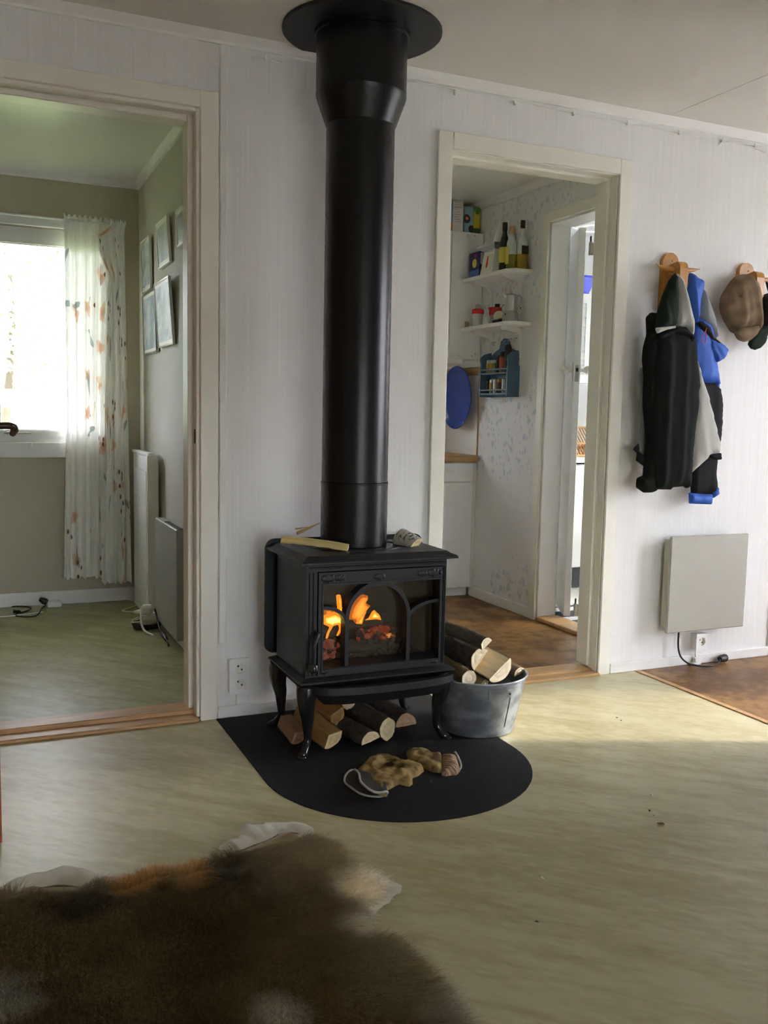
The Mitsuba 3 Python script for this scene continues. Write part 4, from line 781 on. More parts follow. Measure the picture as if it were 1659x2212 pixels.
cloth('hood_lining', Jp([(446, 250), (470, 280), (495, 320), (542, 480), (582, 640), (578, 765), (520, 700), (436, 680), (450, 560), (456, 400)]), -.128, .030, .05, 'cloth_grey', j1, 18, .0045, 80, .25, .009, label='light grey inside of the hood')
cp1 = thing('flat_cap', 'brown checked flat cap hanging on the right coat hook', 'cap')
def Kp(l): return [(1540+a/9.22, 540+b/9.22) for a, b in l]
cloth('crown', Kp([(530, 490), (620, 480), (720, 510), (860, 640), (915, 900), (935, 1200), (925, 1500), (870, 1640), (700, 1560), (520, 1590), (400, 1660), (330, 1620), (200, 1400), (130, 1200), (122, 1100), (140, 950), (200, 830), (330, 640), (420, 540)]), -.075, .062, .085, 'cap', cp1, 21, .006, 70, .3, .008)
cloth('brim', Kp([(410, 1650), (540, 1560), (720, 1540), (930, 1500), (905, 1620), (870, 1690), (750, 1795), (620, 1832), (540, 1815), (480, 1780), (435, 1700)]), -.115, .018, .035, 'cap', cp1, 22, .002, 40, 0, .008)
obj('button', move(trimesh.creation.icosphere(2, .007), AY((1604, 640), -.148)), 'cap', cp1)
cp2 = thing('peaked_cap', 'dark green peaked cap hanging partly out of the frame behind the brown cap', 'cap')
cloth('crown', Kp([(900, 930), (990, 890), (1100, 860), (1300, 900), (1420, 1100), (1400, 1450), (1250, 1700), (1080, 1600), (900, 1560)]), -.055, .060, .08, 'cloth_black', cp2, 23, .003, 60, 0, .009)
cloth('peak', Kp([(740, 1740), (890, 1560), (1000, 1500), (1130, 1520), (1095, 1650), (1040, 1850), (950, 1950), (830, 1992), (740, 1962), (690, 1880)]), -.080, .016, .03, 'cloth_green', cp2, 24, .001, 40, 0, .008, label='dark green peak')
cloth('strap', Kp([(1040, 640), (1075, 620), (1130, 760), (1180, 900), (1130, 905), (1085, 800)]), -.050, .006, .01, 'cloth_black', cp2, 25, 0, 40, 0, .006)
# ================================================================ the side room behind the left doorway
cu = thing('curtain', 'white curtain printed with red berries, peach blossoms and grey leaves at the window', 'curtain')
def sheet(xl, xr, y0, zt, zb, folds, amp, wid, u0, seed, nu=110, nv=70):
    """xl(z), xr(z) = edges; folds grow downward; uv in metres of cloth."""
    V, U = [], []
    for i in range(nv+1):
        q = i/nv; z = zt+(zb-zt)*q
        for j in range(nu+1):
            t = j/nu; a, b = xl(z), xr(z); ph = t*folds*2*math.pi+.5*math.sin(q*3+seed)
            A = amp*(.75+.5*q)*(1-.55*math.exp(-(q/.012)))
            V.append((a+(b-a)*(t+.018*math.sin(2*ph+1)*min(1, q*8)), y0-A*math.sin(ph)-.4*A*math.sin(ph*2.3+seed+q*2), z+(.006*math.sin(ph*1.7+seed) if i == nv else 0)+(.008*math.sin(ph*2) if i == 0 else 0)))
            U.append((u0+t*wid, z))
    F = []
    for i in range(nv):
        for j in range(nu): a = i*(nu+1)+j; F += [[a, a+1, a+nu+2], [a, a+nu+2, a+nu+1]]
    return trimesh.Trimesh(V, F, process=False), np.array(U)
ip = lambda zs, xs: (lambda z: float(np.interp(z, zs, xs)))
ms, uv = sheet(ip([.15, 1.2, 2.17], [.458, .482, .486]), ip([.15, 1.2, 2.17], [.705, .715, .74]), 2.232, 2.178, .155, 4.6, .015, .62, 0, 1)
obj('panel', ms, 'curtain', cu, True, uv=uv)
ms, uv = sheet(ip([.12, 1.5, 1.80, 1.86, 1.98, 2.06, 2.085, 2.12, 2.165], [.662, .700, .705, .715, .668, .662, .650, .720, .735]), ip([.12, .7, 1.5, 2.1, 2.16], [.828, .822, .812, .802, .815]), 2.192, 2.165, .122, 3.3, .016, .55, 1.37, 2)
obj('panel', ms, 'curtain', cu, True, uv=uv)
obj('rod', tube([(-.03, 2.225, 2.150), (.815, 2.225, 2.150)], .006, 8), 'white', cu, True)
def frame(lab, y0, y1, z0, z1, tilt, k):
    t = thing('picture_frame', lab, 'picture', 'pictures on the side room wall'); w_ = .014
    def mv(m_): return move(m_, (.899, 0, z0), ry=-tilt)
    q = sbox(y0, 0, y1, z1-z0); w_ = .008; fr_ = q.difference(q.buffer(-w_, join_style=2))
    obj('frame', mv(prism(fr_, -.018, -.004, 'yz')), 'white' if k < 3 else 'steel', t)
    obj('mount', mv(prism(q.buffer(-w_+.002, join_style=2), -.014, -.006, 'yz')), 'label_white', t)
    obj('print', mv(prism(q.buffer(-w_-.018, join_style=2), -.0155, -.0138, 'yz')), 'picture', t)
frame('tall pale picture in the far upper corner of the side room wall', 1.825, 2.09, 1.765, 2.04, .02, 0)
frame('narrow grey-blue picture in the middle of the upper row on the side room wall', 1.30, 1.59, 1.83, 2.05, .06, 1)
frame('small blue-grey picture of the upper row nearest to the doorway', .92, 1.115, 1.867, 2.03, .05, 2)
frame('grey picture in the far corner of the lower row on the side room wall', 1.655, 2.05, 1.422, 1.745, .02, 3)
frame('largest pale blue picture of the lower row on the side room wall', 1.22, 1.60, 1.437, 1.755, .07, 4)
lb_ = thing('leaning_board', 'white panelled board leaning against the side room wall near the curtain', 'board')
obj('board', cbox(.838, .856, 1.632, 2.15, .006, .878, .003), 'trim_white', lb_)
obj('raised_panel', prism(rrect(1.70, 2.09, .12, .80, .004), .832, .8385, 'yz'), 'trim_white', lb_)
obj('edge_rail', cbox(.824, .882, 1.606, 1.630, .004, .890, .003), 'trim', lb_); obj('top_rail', cbox(.832, .866, 1.632, 2.15, .880, .898, .003), 'trim_white', lb_)
ht = thing('panel_heater', 'grey-white wall heater low on the side room wall next to the doorway', 'heater')
obj('casing', cbox(.842, .888, .955, 1.49, .058, .578, .004), 'heater', ht); obj('vent_slot', cbox(.852, .876, .965, 1.30, .576, .580, .0008), 'dark', ht); obj('bracket', cbox(.888, .8995, 1.0, 1.45, .12, .5, .002), 'steel', ht)
bs = thing('power_strip', 'black plug in a white extension socket on the side room floor by the window wall', 'extension socket')
p_ = AZ((115, 1310), 0); obj('strip', cbox(p_[0]-.035, p_[0]+.045, p_[1]-.03, p_[1]+.02, 0, .032, .006), 'white', bs)
obj('plug', move(lathe([(0, 0), (.017, .002), (.019, .02), (.010, .045), (0, .047)], 18), (p_[0]-.032, p_[1]-.008, .026), ry=-math.pi/2+.5), 'black', bs, 30)
def floor_cable(name, lab, px, r, mat, z=.004, extra=()):
    t = thing(name, lab, 'cable'); pts = [AZ(q, z)+[0, 0, (e if e else 0)] for q, e in px]
    obj('cord', tube(curve(pts, 60), r, 7), mat, t, True); return t
t = floor_cable('power_cable', 'black cable zigzagging on the side room floor towards the door leaf', [((-40, 1309), 0), ((20, 1310), 0), ((62, 1311), 0), ((66, 1316), .002), ((45, 1323), 0), ((30, 1320), .006)], .004, 'black')
e_ = AZ((31, 1321), .006); obj('connector', move(lathe([(0, 0), (.009, 0), (.010, .03), (.006, .045), (0, .046)], 14), e_, ry=math.pi/2-.1, rz=-.9), 'black', t, 30)
floor_cable('power_cable', 'thin black cable running from the black plug across the side room floor', [((100, 1314), .018), ((84, 1325), 0), ((66, 1332), 0), ((50, 1332), 0), ((36, 1326), 0)], .0032, 'black')
floor_cable('power_cable', 'white cable from the extension socket along the baseboard to the white adapter', [((118, 1304), .01), ((160, 1302), 0), ((210, 1299), 0), ((262, 1295), 0), ((290, 1298), 0), ((288, 1310), 0), ((265, 1320), 0), ((300, 1322), 0), ((332, 1324), .004)], .003, 'white')
floor_cable('power_cable', 'white cable on the side room floor at the far left', [((-30, 1331), 0), ((20, 1331), 0), ((60, 1326), 0), ((95, 1322), 0)], .003, 'white')
bt = thing('cable_tray', 'small dark oval basket with a coiled cord on the side room floor', 'basket')
c_ = AZ((318, 1357), 0); a_ = np.linspace(0, 2*math.pi, 40, endpoint=False)
obj('basket', lathe([(0, .004), (.062, .004), (.066, 0), (.076, .028), (.078, .03), (.074, .03), (.062, .009), (0, .009)], 36, (c_[0], c_[1]+.02, 0)), 'dark', bt, 30)
obj('lid', move(lathe([(0, 0), (.04, 0), (.04, .006), (0, .008)], 28), (c_[0]+.006, c_[1]+.02, .0105)), 'spice_brown', bt, 30)
obj('cord', cat(*[tube(curve(np.c_[c_[0]-.02+(.062+.006*k)*np.cos(a_+k)+.010*k, c_[1]+.012+(.034+.005*k)*np.sin(a_+k), .032+.006*k+.006*np.sin(2*a_+k)], 80), .0022, 6) for k in range(3)]), 'dial', bt, True)
ad = thing('white_adapter', 'white plastic adapter lumps stacked in the side room corner beside the heater', 'adapter')
c_ = AZ((344, 1350), 0)
obj('housing', move(cbox(-.04, .035, -.03, .03, .0, .075, .012), (.825, 1.545, .0), rz=.4), 'label_white', ad); obj('housing', move(cbox(-.03, .03, -.025, .025, .0, .05, .010), (.80, 1.505, .0755), rz=-.3), 'label_white', ad)
obj('spout', tube([(.785, 1.525, .09), (.74, 1.535, .086)], np.array([.014, .008]), 10), 'label_white', ad, True)
ca = thing('power_cable', 'white cord hanging from the adapter down to the floor', 'cable'); obj('cord', tube(curve([(.775, 1.498, .100), (.765, 1.47, .06), (.772, 1.43, .015), (.79, 1.38, .004), (.80, 1.34, .004)], 30), .006, 8), 'label_white', ca, True)
ca = thing('power_cable', 'black heater cord with a plug along the side room baseboard by the doorway', 'cable')
obj('cord', tube(curve([(.832, 1.45, .115), (.834, 1.40, .07), (.830, 1.30, .035), (.825, 1.20, .040), (.828, 1.13, .03), (.83, 1.08, .010)], 40), .0042, 8), 'black', ca, True); obj('plug', tube([(.825, 1.19, .040), (.828, 1.13, .028)], np.array([.012, .009]), 12), 'black', ca, True)
# ================================================================ the kitchen behind the right doorway
XK = 2.85
kc = thing('kitchen_cabinet', 'white base cabinet with a drawer under the wooden worktop in the kitchen corner', 'cabinet')
obj('body', cat(cbox(2.0, 2.838, 1.752, 2.32, .060, .842, .002), box(2.0, 2.832, 1.80, 2.32, .0, .06)), 'white', kc)
dw = obj('drawer', cbox(2.20, 2.820, 1.733, 1.752, .724, .838, .003), 'white', kc); obj('grip', cbox(2.36, 2.68, 1.728, 1.7335, .776, .786, .002), 'white', dw)
obj('door', cbox(2.20, 2.820, 1.733, 1.752, .062, .718, .003), 'white', kc)
obj('filler_strip', cbox(2.824, 2.849, 1.742, 1.752, .062, .838, .002), 'off', kc)
one('worktop', cbox(1.6, 2.8495, 1.715, 2.325, .844, .884, .004), 'wood', 'light brown wooden worktop on the white base cabinet', 'worktop')
k = sroot('trim_14', 'white splash panel with a wooden strip along the worktop'); struct('panel', cbox(2.845, 2.8498, 1.742, 2.325, .885, 1.462, .001), 'white', k); struct('strip', cbox(2.838, 2.845, 1.745, 2.325, 1.375, 1.425, .002), 'wood', k); struct('end_strip', cbox(2.842, 2.8498, 1.734, 1.742, .885, 1.425, .001), 'wood', k)
uc = thing('kitchen_cabinet', 'tall white wall cabinet with cartons standing on its top', 'cabinet')
obj('side_panel', cbox(2.632, 2.846, 1.735, 2.32, 1.468, 2.216, .002), 'white', uc); obj('door', cbox(2.30, 2.628, 1.729, 2.32, 1.472, 2.214, .003), 'white', uc)
for q in ((1010, 508), (1026, 509), (1032, 532), (1027, 764), (1046-56, 768), (1020, 769)):
    a = AY(q, 1.735); obj('screw_cap', move(lathe([(0, 0), (.005, 0), (.004, .002), (0, .002)], 12), (a[0], 1.7352, a[2]), rx=math.pi/2), 'heater_side', uc)
ul = thing('cabinet_lamp', 'white curved lamp under the tall wall cabinet', 'lamp'); obj('housing', hull([(x, y, z) for x in (2.50, 2.735) for y, z in ((1.75, 1.467), (1.90, 1.467), (1.76, 1.440), (1.88, 1.436))]), 'white', ul); obj('diffuser', hull([(x, y, z) for x in (2.53, 2.715) for y, z in ((1.765, 1.4385), (1.875, 1.4345), (1.79, 1.426), (1.85, 1.424))]), 'off', ul)
BX = [('blue carton with an orange foot, leftmost on the wall cabinet', 2.555, 2.642, (.16, .34, .62), (.52, .22, .05), 2.20+.19), ('white carton printed with grey lines of text on the wall cabinet', 2.643, 2.715, (.66, .64, .60), (.45, .44, .42), 2.398),
      ('light blue cereal carton with a dark round picture on the wall cabinet', 2.722, 2.788, (.22, .38, .44), (.05, .04, .05), 2.372), ('yellow carton with green top and bottom, rightmost on the wall cabinet', 2.790, 2.838, (.55, .44, .03), (.08, .22, .04), 2.378)]
for i, (lab, a, b, c1, c2, zt) in enumerate(BX):
    t = thing('carton', lab, 'carton', 'cartons on the wall cabinet'); y0 = 1.752+.006*i
    obj('box', cbox(a+.001, b-.001, y0, y0+.20, 2.2165, zt, .0015), pr(c1, .5, .4), t)
    def pan(u0, u1, z0, z1, c): obj('print', cbox(a+(b-a)*u0, a+(b-a)*u1, y0-.0012, y0+.0002, z0, z1, .0003), pr(c, .5, .4), t)
    if i == 0: pan(.05, .97, 2.222, 2.272, c2)
    if i == 1:
        for q in range(9): pan(.14, .55+.3*((q*7) % 3)/2, 2.385-.014*q, 2.389-.014*q, c2)
    if i == 2:
        obj('print', prism(Point(a+.018, 2.30).buffer(.026).intersection(sbox(a+.001, 2.2, b, 2.4)), y0-.0014, y0), pr(c2, .5, .4), t); obj('print', prism(Point(b-.012, 2.243).buffer(.022).intersection(sbox(a, 2.218, b-.001, 2.4)), y0-.0014, y0), pr(c2, .5, .4), t); obj('print', prism(Point(a+.020, 2.302).buffer(.010), y0-.0022, y0-.0013), pr((.55, .16, .03), .5, .4), t)
    if i == 3: pan(.03, .97, 2.218, 2.252, (.06, .16, .05)); pan(.03, .97, 2.350, 2.377, c2); obj('print', prism(Point((a+b)/2+.002, 2.345).buffer(.012), y0-.0016, y0), pr((.03, .14, .02), .5, .4), t)
# shelves with brackets
def shelf(lab, zt):
    t = thing('wall_shelf', lab, 'shelf'); th = .020
    pl_ = Polygon([(2.849, 1.185), (2.745, 1.185), (2.703, 1.235), (2.703, 1.728), (2.849, 1.728)]); obj('board', prism(pl_, zt-th, zt, 'xy'), 'white', t)
    for y in (1.285, 1.62):
        P = [(2.849, zt-th), (2.722, zt-th), (2.722, zt-th-.012), (2.735, zt-th-.022), (2.775, zt-th-.030), (2.815, zt-th-.038), (2.838, zt-th-.060), (2.840, zt-th-.125), (2.849, zt-th-.125)]
        b_ = obj('bracket', prism(Polygon(P), y-.012, y+.012), 'trim_white', t); obj('foot', cbox(2.842, 2.8495, y-.014, y+.014, zt-.235, zt-.145, .002), 'trim_white', b_); obj('screw', move(trimesh.creation.icosphere(1, .004), (2.841, y, zt-.20)), 'dark', b_)
S1, S2 = 1.935, 1.650
shelf('white upper shelf in the kitchen with the scale and bottles on it', S1); shelf('white lower shelf in the kitchen with the coffee pot on it', S2)
# upper shelf
t = thing('kitchen_scale', 'white kitchen scale with a shiny steel tray on the upper shelf', 'kitchen scale')
b0 = hull([(x, y, z) for x, y in ((2.712, 1.395), (2.712, 1.530), (2.812, 1.395), (2.812, 1.530)) for z in (S1+.001, S1+.012)]+[(x, y, S1+.125) for x, y in ((2.732, 1.405), (2.732, 1.520), (2.800, 1.405), (2.800, 1.520))])
obj('body', b0, 'scale_white', t)
obj('dial_face', hull([(2.7110+.020*(q-.15)/.85-.0012, y, S1+.125*q) for q in (.15, .88) for y in (1.415, 1.510)]+[(2.7110+.020*(q-.15)/.85+.003, y, S1+.125*q) for q in (.15, .88) for y in (1.415, 1.510)]), 'dial', t)
obj('pointer', hull([(2.7195, 1.462+s, S1+z) for s, z in ((-.010, .045), (.010, .045), (.0, .030), (.0, .062), (.0015, .10), (-.0015, .10))]+[(2.712, 1.462+s, S1+z) for s, z in ((-.010, .045), (.010, .045), (.0, .030), (.0, .062))]+[(2.727, 1.462, S1+.10)]), 'red', t)
obj('collar', cbox(2.728, 2.806, 1.402, 1.523, S1+.125, S1+.135, .003), 'scale_white', t)
obj('tray', cat(hull([(x, y, S1+.136) for x, y in ((2.725, 1.395), (2.725, 1.535), (2.815, 1.395), (2.815, 1.535))]+[(x, y, S1+.152) for x, y in ((2.708, 1.370), (2.708, 1.560), (2.832, 1.370), (2.832, 1.560))]), prism(sbox(2.704, 1.366, 2.836, 1.564).difference(sbox(2.712, 1.374, 2.828, 1.556)), S1+.151, S1+.166, 'xy')), 'chrome', t)
t = thing('oil_funnel', 'white plastic funnel standing upside down in the scale tray', 'funnel'); obj('cone', lathe([(.046, 0), (.050, .002), (.048, .006), (.020, .085), (.0085, .125), (.006, .170), (.0035, .170), (.005, .12), (.016, .085), (.042, .002), (.046, 0)], 32, (2.780, 1.440, S1+.153)), 'scale_white', t, 40)
t = thing('carton', 'dark blue carton with a yellow disc at the far end of the upper shelf', 'carton')
obj('box', cbox(2.735, 2.785, 1.585, 1.705, S1+.0005, S1+.150, .001), pr((.03, .035, .12), .5, .4), t)
obj('print', prism(Point(1.640, S1+.085).buffer(.026), 2.7338, 2.7352, 'yz'), 'label_yellow', t); obj('print', prism(sbox(1.588, S1+.002, 1.702, S1+.045), 2.7340, 2.7352, 'yz'), pr((.10, .16, .42), .5, .4), t); obj('print', cbox(2.742, 2.778, 1.5838, 1.5852, S1+.075, S1+.142, .0003), 'label_white', t); obj('print', prism(Point(1.632, S1+.128).buffer(.012), 2.7338, 2.7352, 'yz'), 'red', t)
def bottle(lab, x, y, z, r, hb, hn, ht, glass, liq, lf, lab_c, cap, capw=None, neck=.012):
    t = thing('bottle', lab, 'bottle', 'bottles on the upper shelf')
    obj('glass', lathe([(0, 0), (r*.96, 0), (r, .006), (r, hb), (r*.86, hb+.014), (neck+.004, hn), (neck, hn+.012), (neck, ht-.004), (neck*.8, ht), (0, ht)], 32, (x, y, z)), glass, t, 40)
    if liq: obj('content', lathe([(0, .0005), (r+.0005, .0005), (r+.0007, hb*lf), (r, hb*lf+.0005)], 32, (x, y, z)), liq, t, 40)
    if lab_c: obj('label', lathe([(r+.0006, hb*.30), (r+.0012, hb*.31), (r+.0012, hb*.86), (r+.0006, hb*.87)], 32, (x, y, z)), lab_c, t, 40)
    obj('cap', lathe([(0, ht+.012), (neck+.002, ht+.012), (neck+.0025, ht-.03 if capw else ht-.014), (neck, ht-.032 if capw else ht-.016)], 20, (x, y, z)), cap, t, 40)
bottle('dark green bottle with a yellow and red label behind the clear one', 2.752, 1.335, S1+.0005, .028, .150, .195, .255, 'green_glass_dark', None, 0, 'label_yellow', 'label_dark', True)
bottle('clear bottle half full of green oil with a yellow label and pale stopper', 2.755, 1.262, S1+.0005, .028, .145, .180, .225, 'glassy', 'oil', .55, None, 'cork', True, .011)
k_ = [x for x in labels if x.startswith('bottle')][-1]; obj('label', on := cbox(2.7255, 2.728, 1.245, 1.28, S1+.03, S1+.125, .0003), 'label_yellow', k_)
bottle('bottle of golden oil with a black label nearest to the shelf end', 2.806, 1.235, S1+.0005, .030, .150, .19, .255, 'glassy', 'honey', .55, None, 'label_dark', True, .011)
k_ = [x for x in labels if x.startswith('bottle')][-1]; obj('label', cbox(2.785, 2.827, 1.2030, 1.2045, S1+.082, S1+.128, .0003), 'label_dark', k_)
# lower shelf
t = thing('coffee_pot', 'shiny steel stove-top coffee pot on the lower shelf', 'coffee pot'); c = (2.762, 1.262, S2+.0005)
obj('base', lathe([(0, 0), (.046, 0), (.047, .004), (.043, .045), (.038, .052), (.038, .058)], 40, c), 'steel', t, 40); obj('jug', lathe([(.036, .058), (.038, .060), (.037, .064), (.0355, .07), (.034, .142), (.035, .146), (0, .146)], 40, c), 'chrome', t, 40)
obj('lid', lathe([(0, .158), (.012, .155), (.030, .150), (.0355, .147), (.0355, .144)], 32, c), 'steel', t, 40); obj('lid_knob', lathe([(0, .173), (.006, .172), (.008, .166), (.005, .160), (.005, .156)], 16, c), 'steel', t, 40)
obj('spout', hull([(c[0]-.030, c[1]-.012, c[2]+.146), (c[0]-.030, c[1]+.012, c[2]+.146), (c[0]-.046, c[1]+.004, c[2]+.147), (c[0]-.033, c[1], c[2]+.118), (c[0]-.026, c[1], c[2]+.118)]), 'chrome', t)
obj('handle', tube(curve([(c[0]+.022, c[1]-.026, c[2]+.140), (c[0]+.034, c[1]-.042, c[2]+.140), (c[0]+.038, c[1]-.048, c[2]+.128), (c[0]+.028, c[1]-.040, c[2]+.085), (c[0]+.022, c[1]-.032, c[2]+.066)], 24), .0045, 8), 'steel', t, True); obj('valve', move(trimesh.creation.icosphere(1, .005), (c[0]-.040, c[1]-.012, c[2]+.040)), 'dark', t)
t = thing('sieve', 'small red plastic dish with a steel ball on top, far end of the lower shelf', 'dish'); obj('dish', lathe([(0, 0), (.02, 0), (.03, .01), (.030, .055), (.033, .075), (.030, .08), (0, .08)], 28, (2.745, 1.60, S2+.0005)), 'glassy', t, 40); obj('lid', lathe([(.034, .072), (.036, .078), (.034, .100), (.020, .104), (0, .104)], 28, (2.745, 1.60, S2)), 'red', t, 40); obj('ball', move(trimesh.creation.icosphere(2, .019), (2.745, 1.60, S2+.114)), 'steel', t, True)
t = thing('spice_jar', 'jar with a wide red lid behind the black gadget on the lower shelf', 'jar'); obj('glass', lathe([(0, 0), (.034, 0), (.036, .05), (.034, .058)], 28, (2.785, 1.475, S2+.0005)), 'glassy', t, 40); obj('lid', lathe([(.036, .056), (.038, .06), (.038, .098), (.034, .102), (0, .102)], 28, (2.785, 1.475, S2)), 'red', t, 40)
one('screw_top', lathe([(0, .0), (.014, 0), (.014, .018), (0, .019)], 20, (2.790, 1.455, S2+.1025)), 'black', 'black screw cap lying on the red lid', 'cap', smooth=40)
t = thing('glass_shaker', 'small clear glass shaker with an upright stem at the edge of the lower shelf', 'glass shaker'); obj('body', lathe([(0, 0), (.022, 0), (.024, .02), (.020, .042), (.008, .052), (.006, .085), (.004, .086), (0, .086)], 28, (2.728, 1.455, S2+.0005)), 'glassy', t, 40); obj('ribs', cat(*[move(trimesh.creation.icosphere(1, .0035), (2.728+.0235*math.cos(a), 1.455+.0235*math.sin(a), S2+.018)) for a in np.linspace(0, 6.28, 12, endpoint=False)]), 'chrome', t)
one('cork_stopper', lathe([(0, 0), (.011, 0), (.012, .02), (.012, .034), (0, .034)], 20, (2.722, 1.690, S2+.0005)), 'cork', 'cork stopper standing alone at the far end of the lower shelf', 'cork', smooth=40)
t = thing('egg_timer', 'round cream timer disc leaning behind the coffee pot', 'timer'); obj('disc', move(lathe([(0, 0), (.034, 0), (.036, .004), (.034, .008), (0, .008)], 36), (2.752, 1.365, S2+.036), rx=math.pi/2-.25, rz=-.5), 'dial', t, 40); obj('rim', move(tube([(.0355*math.cos(a), .0355*math.sin(a), .004) for a in np.linspace(0, 6.28, 40, endpoint=False)], .0028, 8, True), (2.752, 1.365, S2+.036), rx=math.pi/2-.25, rz=-.5), 'spice_brown', t, True); obj('wire_loop', tube(curve([(2.775, 1.36, S2+.06), (2.772, 1.372, S2+.098), (2.775, 1.345, S2+.105), (2.778, 1.330, S2+.062)], 24), .0018, 6), 'spice_brown', t, True)
t = thing('can_opener', 'black hand tool with a green grip lying at the front edge of the lower shelf', 'kitchen tool'); obj('grip', tube(curve([(2.722, 1.300, S2+.010), (2.722, 1.34, S2+.012), (2.724, 1.385, S2+.010)], 16), np.linspace(.009, .007, 16), 10), 'black', t, True); obj('blade', hull([(2.722+a, 1.385+b, S2+z) for a, b, z in ((-.004, 0, .006), (.004, 0, .006), (-.003, .045, .006), (.003, .045, .006), (0, 0, .014), (0, .045, .010))]), 'steel', t); obj('second_grip', tube([(2.742, 1.295, S2+.014), (2.742, 1.345, S2+.018)], .009, 10), 'cloth_green', t, True)
# hooks with cups between shelf and rack, spice rack
for i, q in enumerate(((1068, 740), (1087, 737), (1093, 737), (1104, 732), (1115, 731))):
    a = AX(q, 2.843); t = thing('cup_hook', ['small metal cup hook left of the spice rack top', 'small metal cup hook above the spice rack, left of the middle', 'small metal cup hook above the spice rack, in the middle', 'small metal cup hook above the spice rack, right of the middle', 'small metal cup hook at the right above the spice rack'][i], 'hook', 'cup hooks over the spice rack')
    obj('hook', tube(curve([(2.849, a[1], a[2]), (2.836, a[1], a[2]+.002), (2.826, a[1], a[2]-.008), (2.834, a[1], a[2]-.016), (2.840, a[1], a[2]-.010)], 16), .0022, 6), 'steel', t, True); obj('collar', move(lathe([(0, 0), (.005, 0), (.004, .003), (0, .003)], 12), (2.8495, a[1], a[2]), ry=-math.pi/2), 'steel', t)
rk = thing('spice_rack', 'blue painted wooden spice rack with two shelves on the floral kitchen wall', 'spice rack'); RY0, RY1, RZ0 = 1.285, 1.600, 1.238
bp = Polygon([(RY0, RZ0), (RY1, RZ0), (RY1, 1.47), (1.555, 1.50), (1.50, 1.52)]+[(1.4425+.052*math.cos(a), 1.525+.052*math.sin(a)) for a in np.linspace(.15, math.pi-.15, 14)]+[(1.385, 1.52), (1.33, 1.50), (RY0, 1.48)])
obj('back', prism(bp.buffer(.004).buffer(-.004), 2.839, 2.8495, 'yz'), 'blue_wood', rk)
for y in (RY0, RY1-.013):
    P = [(2.839, RZ0), (2.768, RZ0), (2.768, RZ0+.14), (2.774, RZ0+.19), (2.768, RZ0+.215), (2.772, RZ0+.232), (2.795, RZ0+.250), (2.839, RZ0+.262)]
    obj('side', prism(Polygon(P).buffer(-.003).buffer(.003), y, y+.013), 'blue_wood', rk)
for z in (RZ0+.012, RZ0+.130): sh_ = obj('shelf', cbox(2.770, 2.839, RY0+.013, RY1-.013, z, z+.010, .001), 'blue_wood', rk); obj('rail', cbox(2.768, 2.775, RY0+.013, RY1-.013, z+.022, z+.033, .0025), 'blue_wood', sh_)
SJ = [(0, 1.560, .014, .075, 'spice_yellow', 'glassy', 'amber spice jar at the far end of the upper rack shelf'), (0, 1.522, .014, .075, 'spice_yellow', 'glassy', 'yellow spice jar, second on the upper rack shelf'), (0, 1.488, .014, .075, 'oil', 'glassy', 'olive spice jar, third on the upper rack shelf'), (0, 1.448, .014, .095, 'label_dark', 'label_dark', 'dark spice jar in the middle of the upper rack shelf'),
      (0, 1.402, .020, .115, 'spice_red', 'label_dark', 'tall red and black pepper mill on the upper rack shelf'), (0, 1.345, .021, .150, 'label_dark', 'label_dark', 'tallest dark jar at the near end of the upper rack shelf'),
      (1, 1.560, .013, .075, 'label_dark', 'label_dark', 'dark spice jar at the far end of the lower rack shelf'), (1, 1.518, .014, .080, 'cork', 'glassy', 'sandy spice jar with a round lid on the lower rack shelf'), (1, 1.474, .014, .080, 'glassy', 'glassy', 'clear spice jar in the middle of the lower rack shelf'), (1, 1.428, .017, .082, 'spice_brown', 'cork', 'brown spice jar with a cork lid on the lower rack shelf'), (1, 1.376, .015, .082, 'glassy', 'glassy', 'clear spice jar with a round lid on the lower rack shelf'), (1, 1.328, .014, .070, 'glassy', 'glassy', 'clear spice jar at the near end of the lower rack shelf')]
for s_, y, r, h_, cm, lm, lab in SJ:
    z = RZ0+(.1405 if s_ == 0 else .0225); t = thing('spice_jar', lab, 'spice jar', 'spice jars in the blue rack')
    obj('glass', lathe([(0, 0), (r, 0), (r, h_*.72), (r*.8, h_*.78), (0, h_*.78)], 20, (2.806, y, z)), cm, t, 40)
    obj('lid', lathe([(r*.86, h_*.76), (r*.92, h_*.80), (r*.9, h_*.97), (r*.5, h_*1.03), (0, h_*1.05)], 20, (2.806, y, z)), lm, t, 40)
bt = thing('serving_tray', 'round dark blue enamel tray hanging on the wall over the worktop', 'tray')
tm = lathe([(0, .006), (.150, .006), (.165, .010), (.180, .022), (.192, .024), (.196, .021), (.193, .017), (.182, .015), (.168, .002), (.150, 0), (0, 0)], 72)
obj('tray', move(tm, (2.802, 1.915, 1.238), ry=-math.pi/2), 'blue_enamel', bt, 40)
obj('hanger', cbox(2.802, 2.8449, 1.905, 1.925, 1.35, 1.37, .002), 'steel', bt)
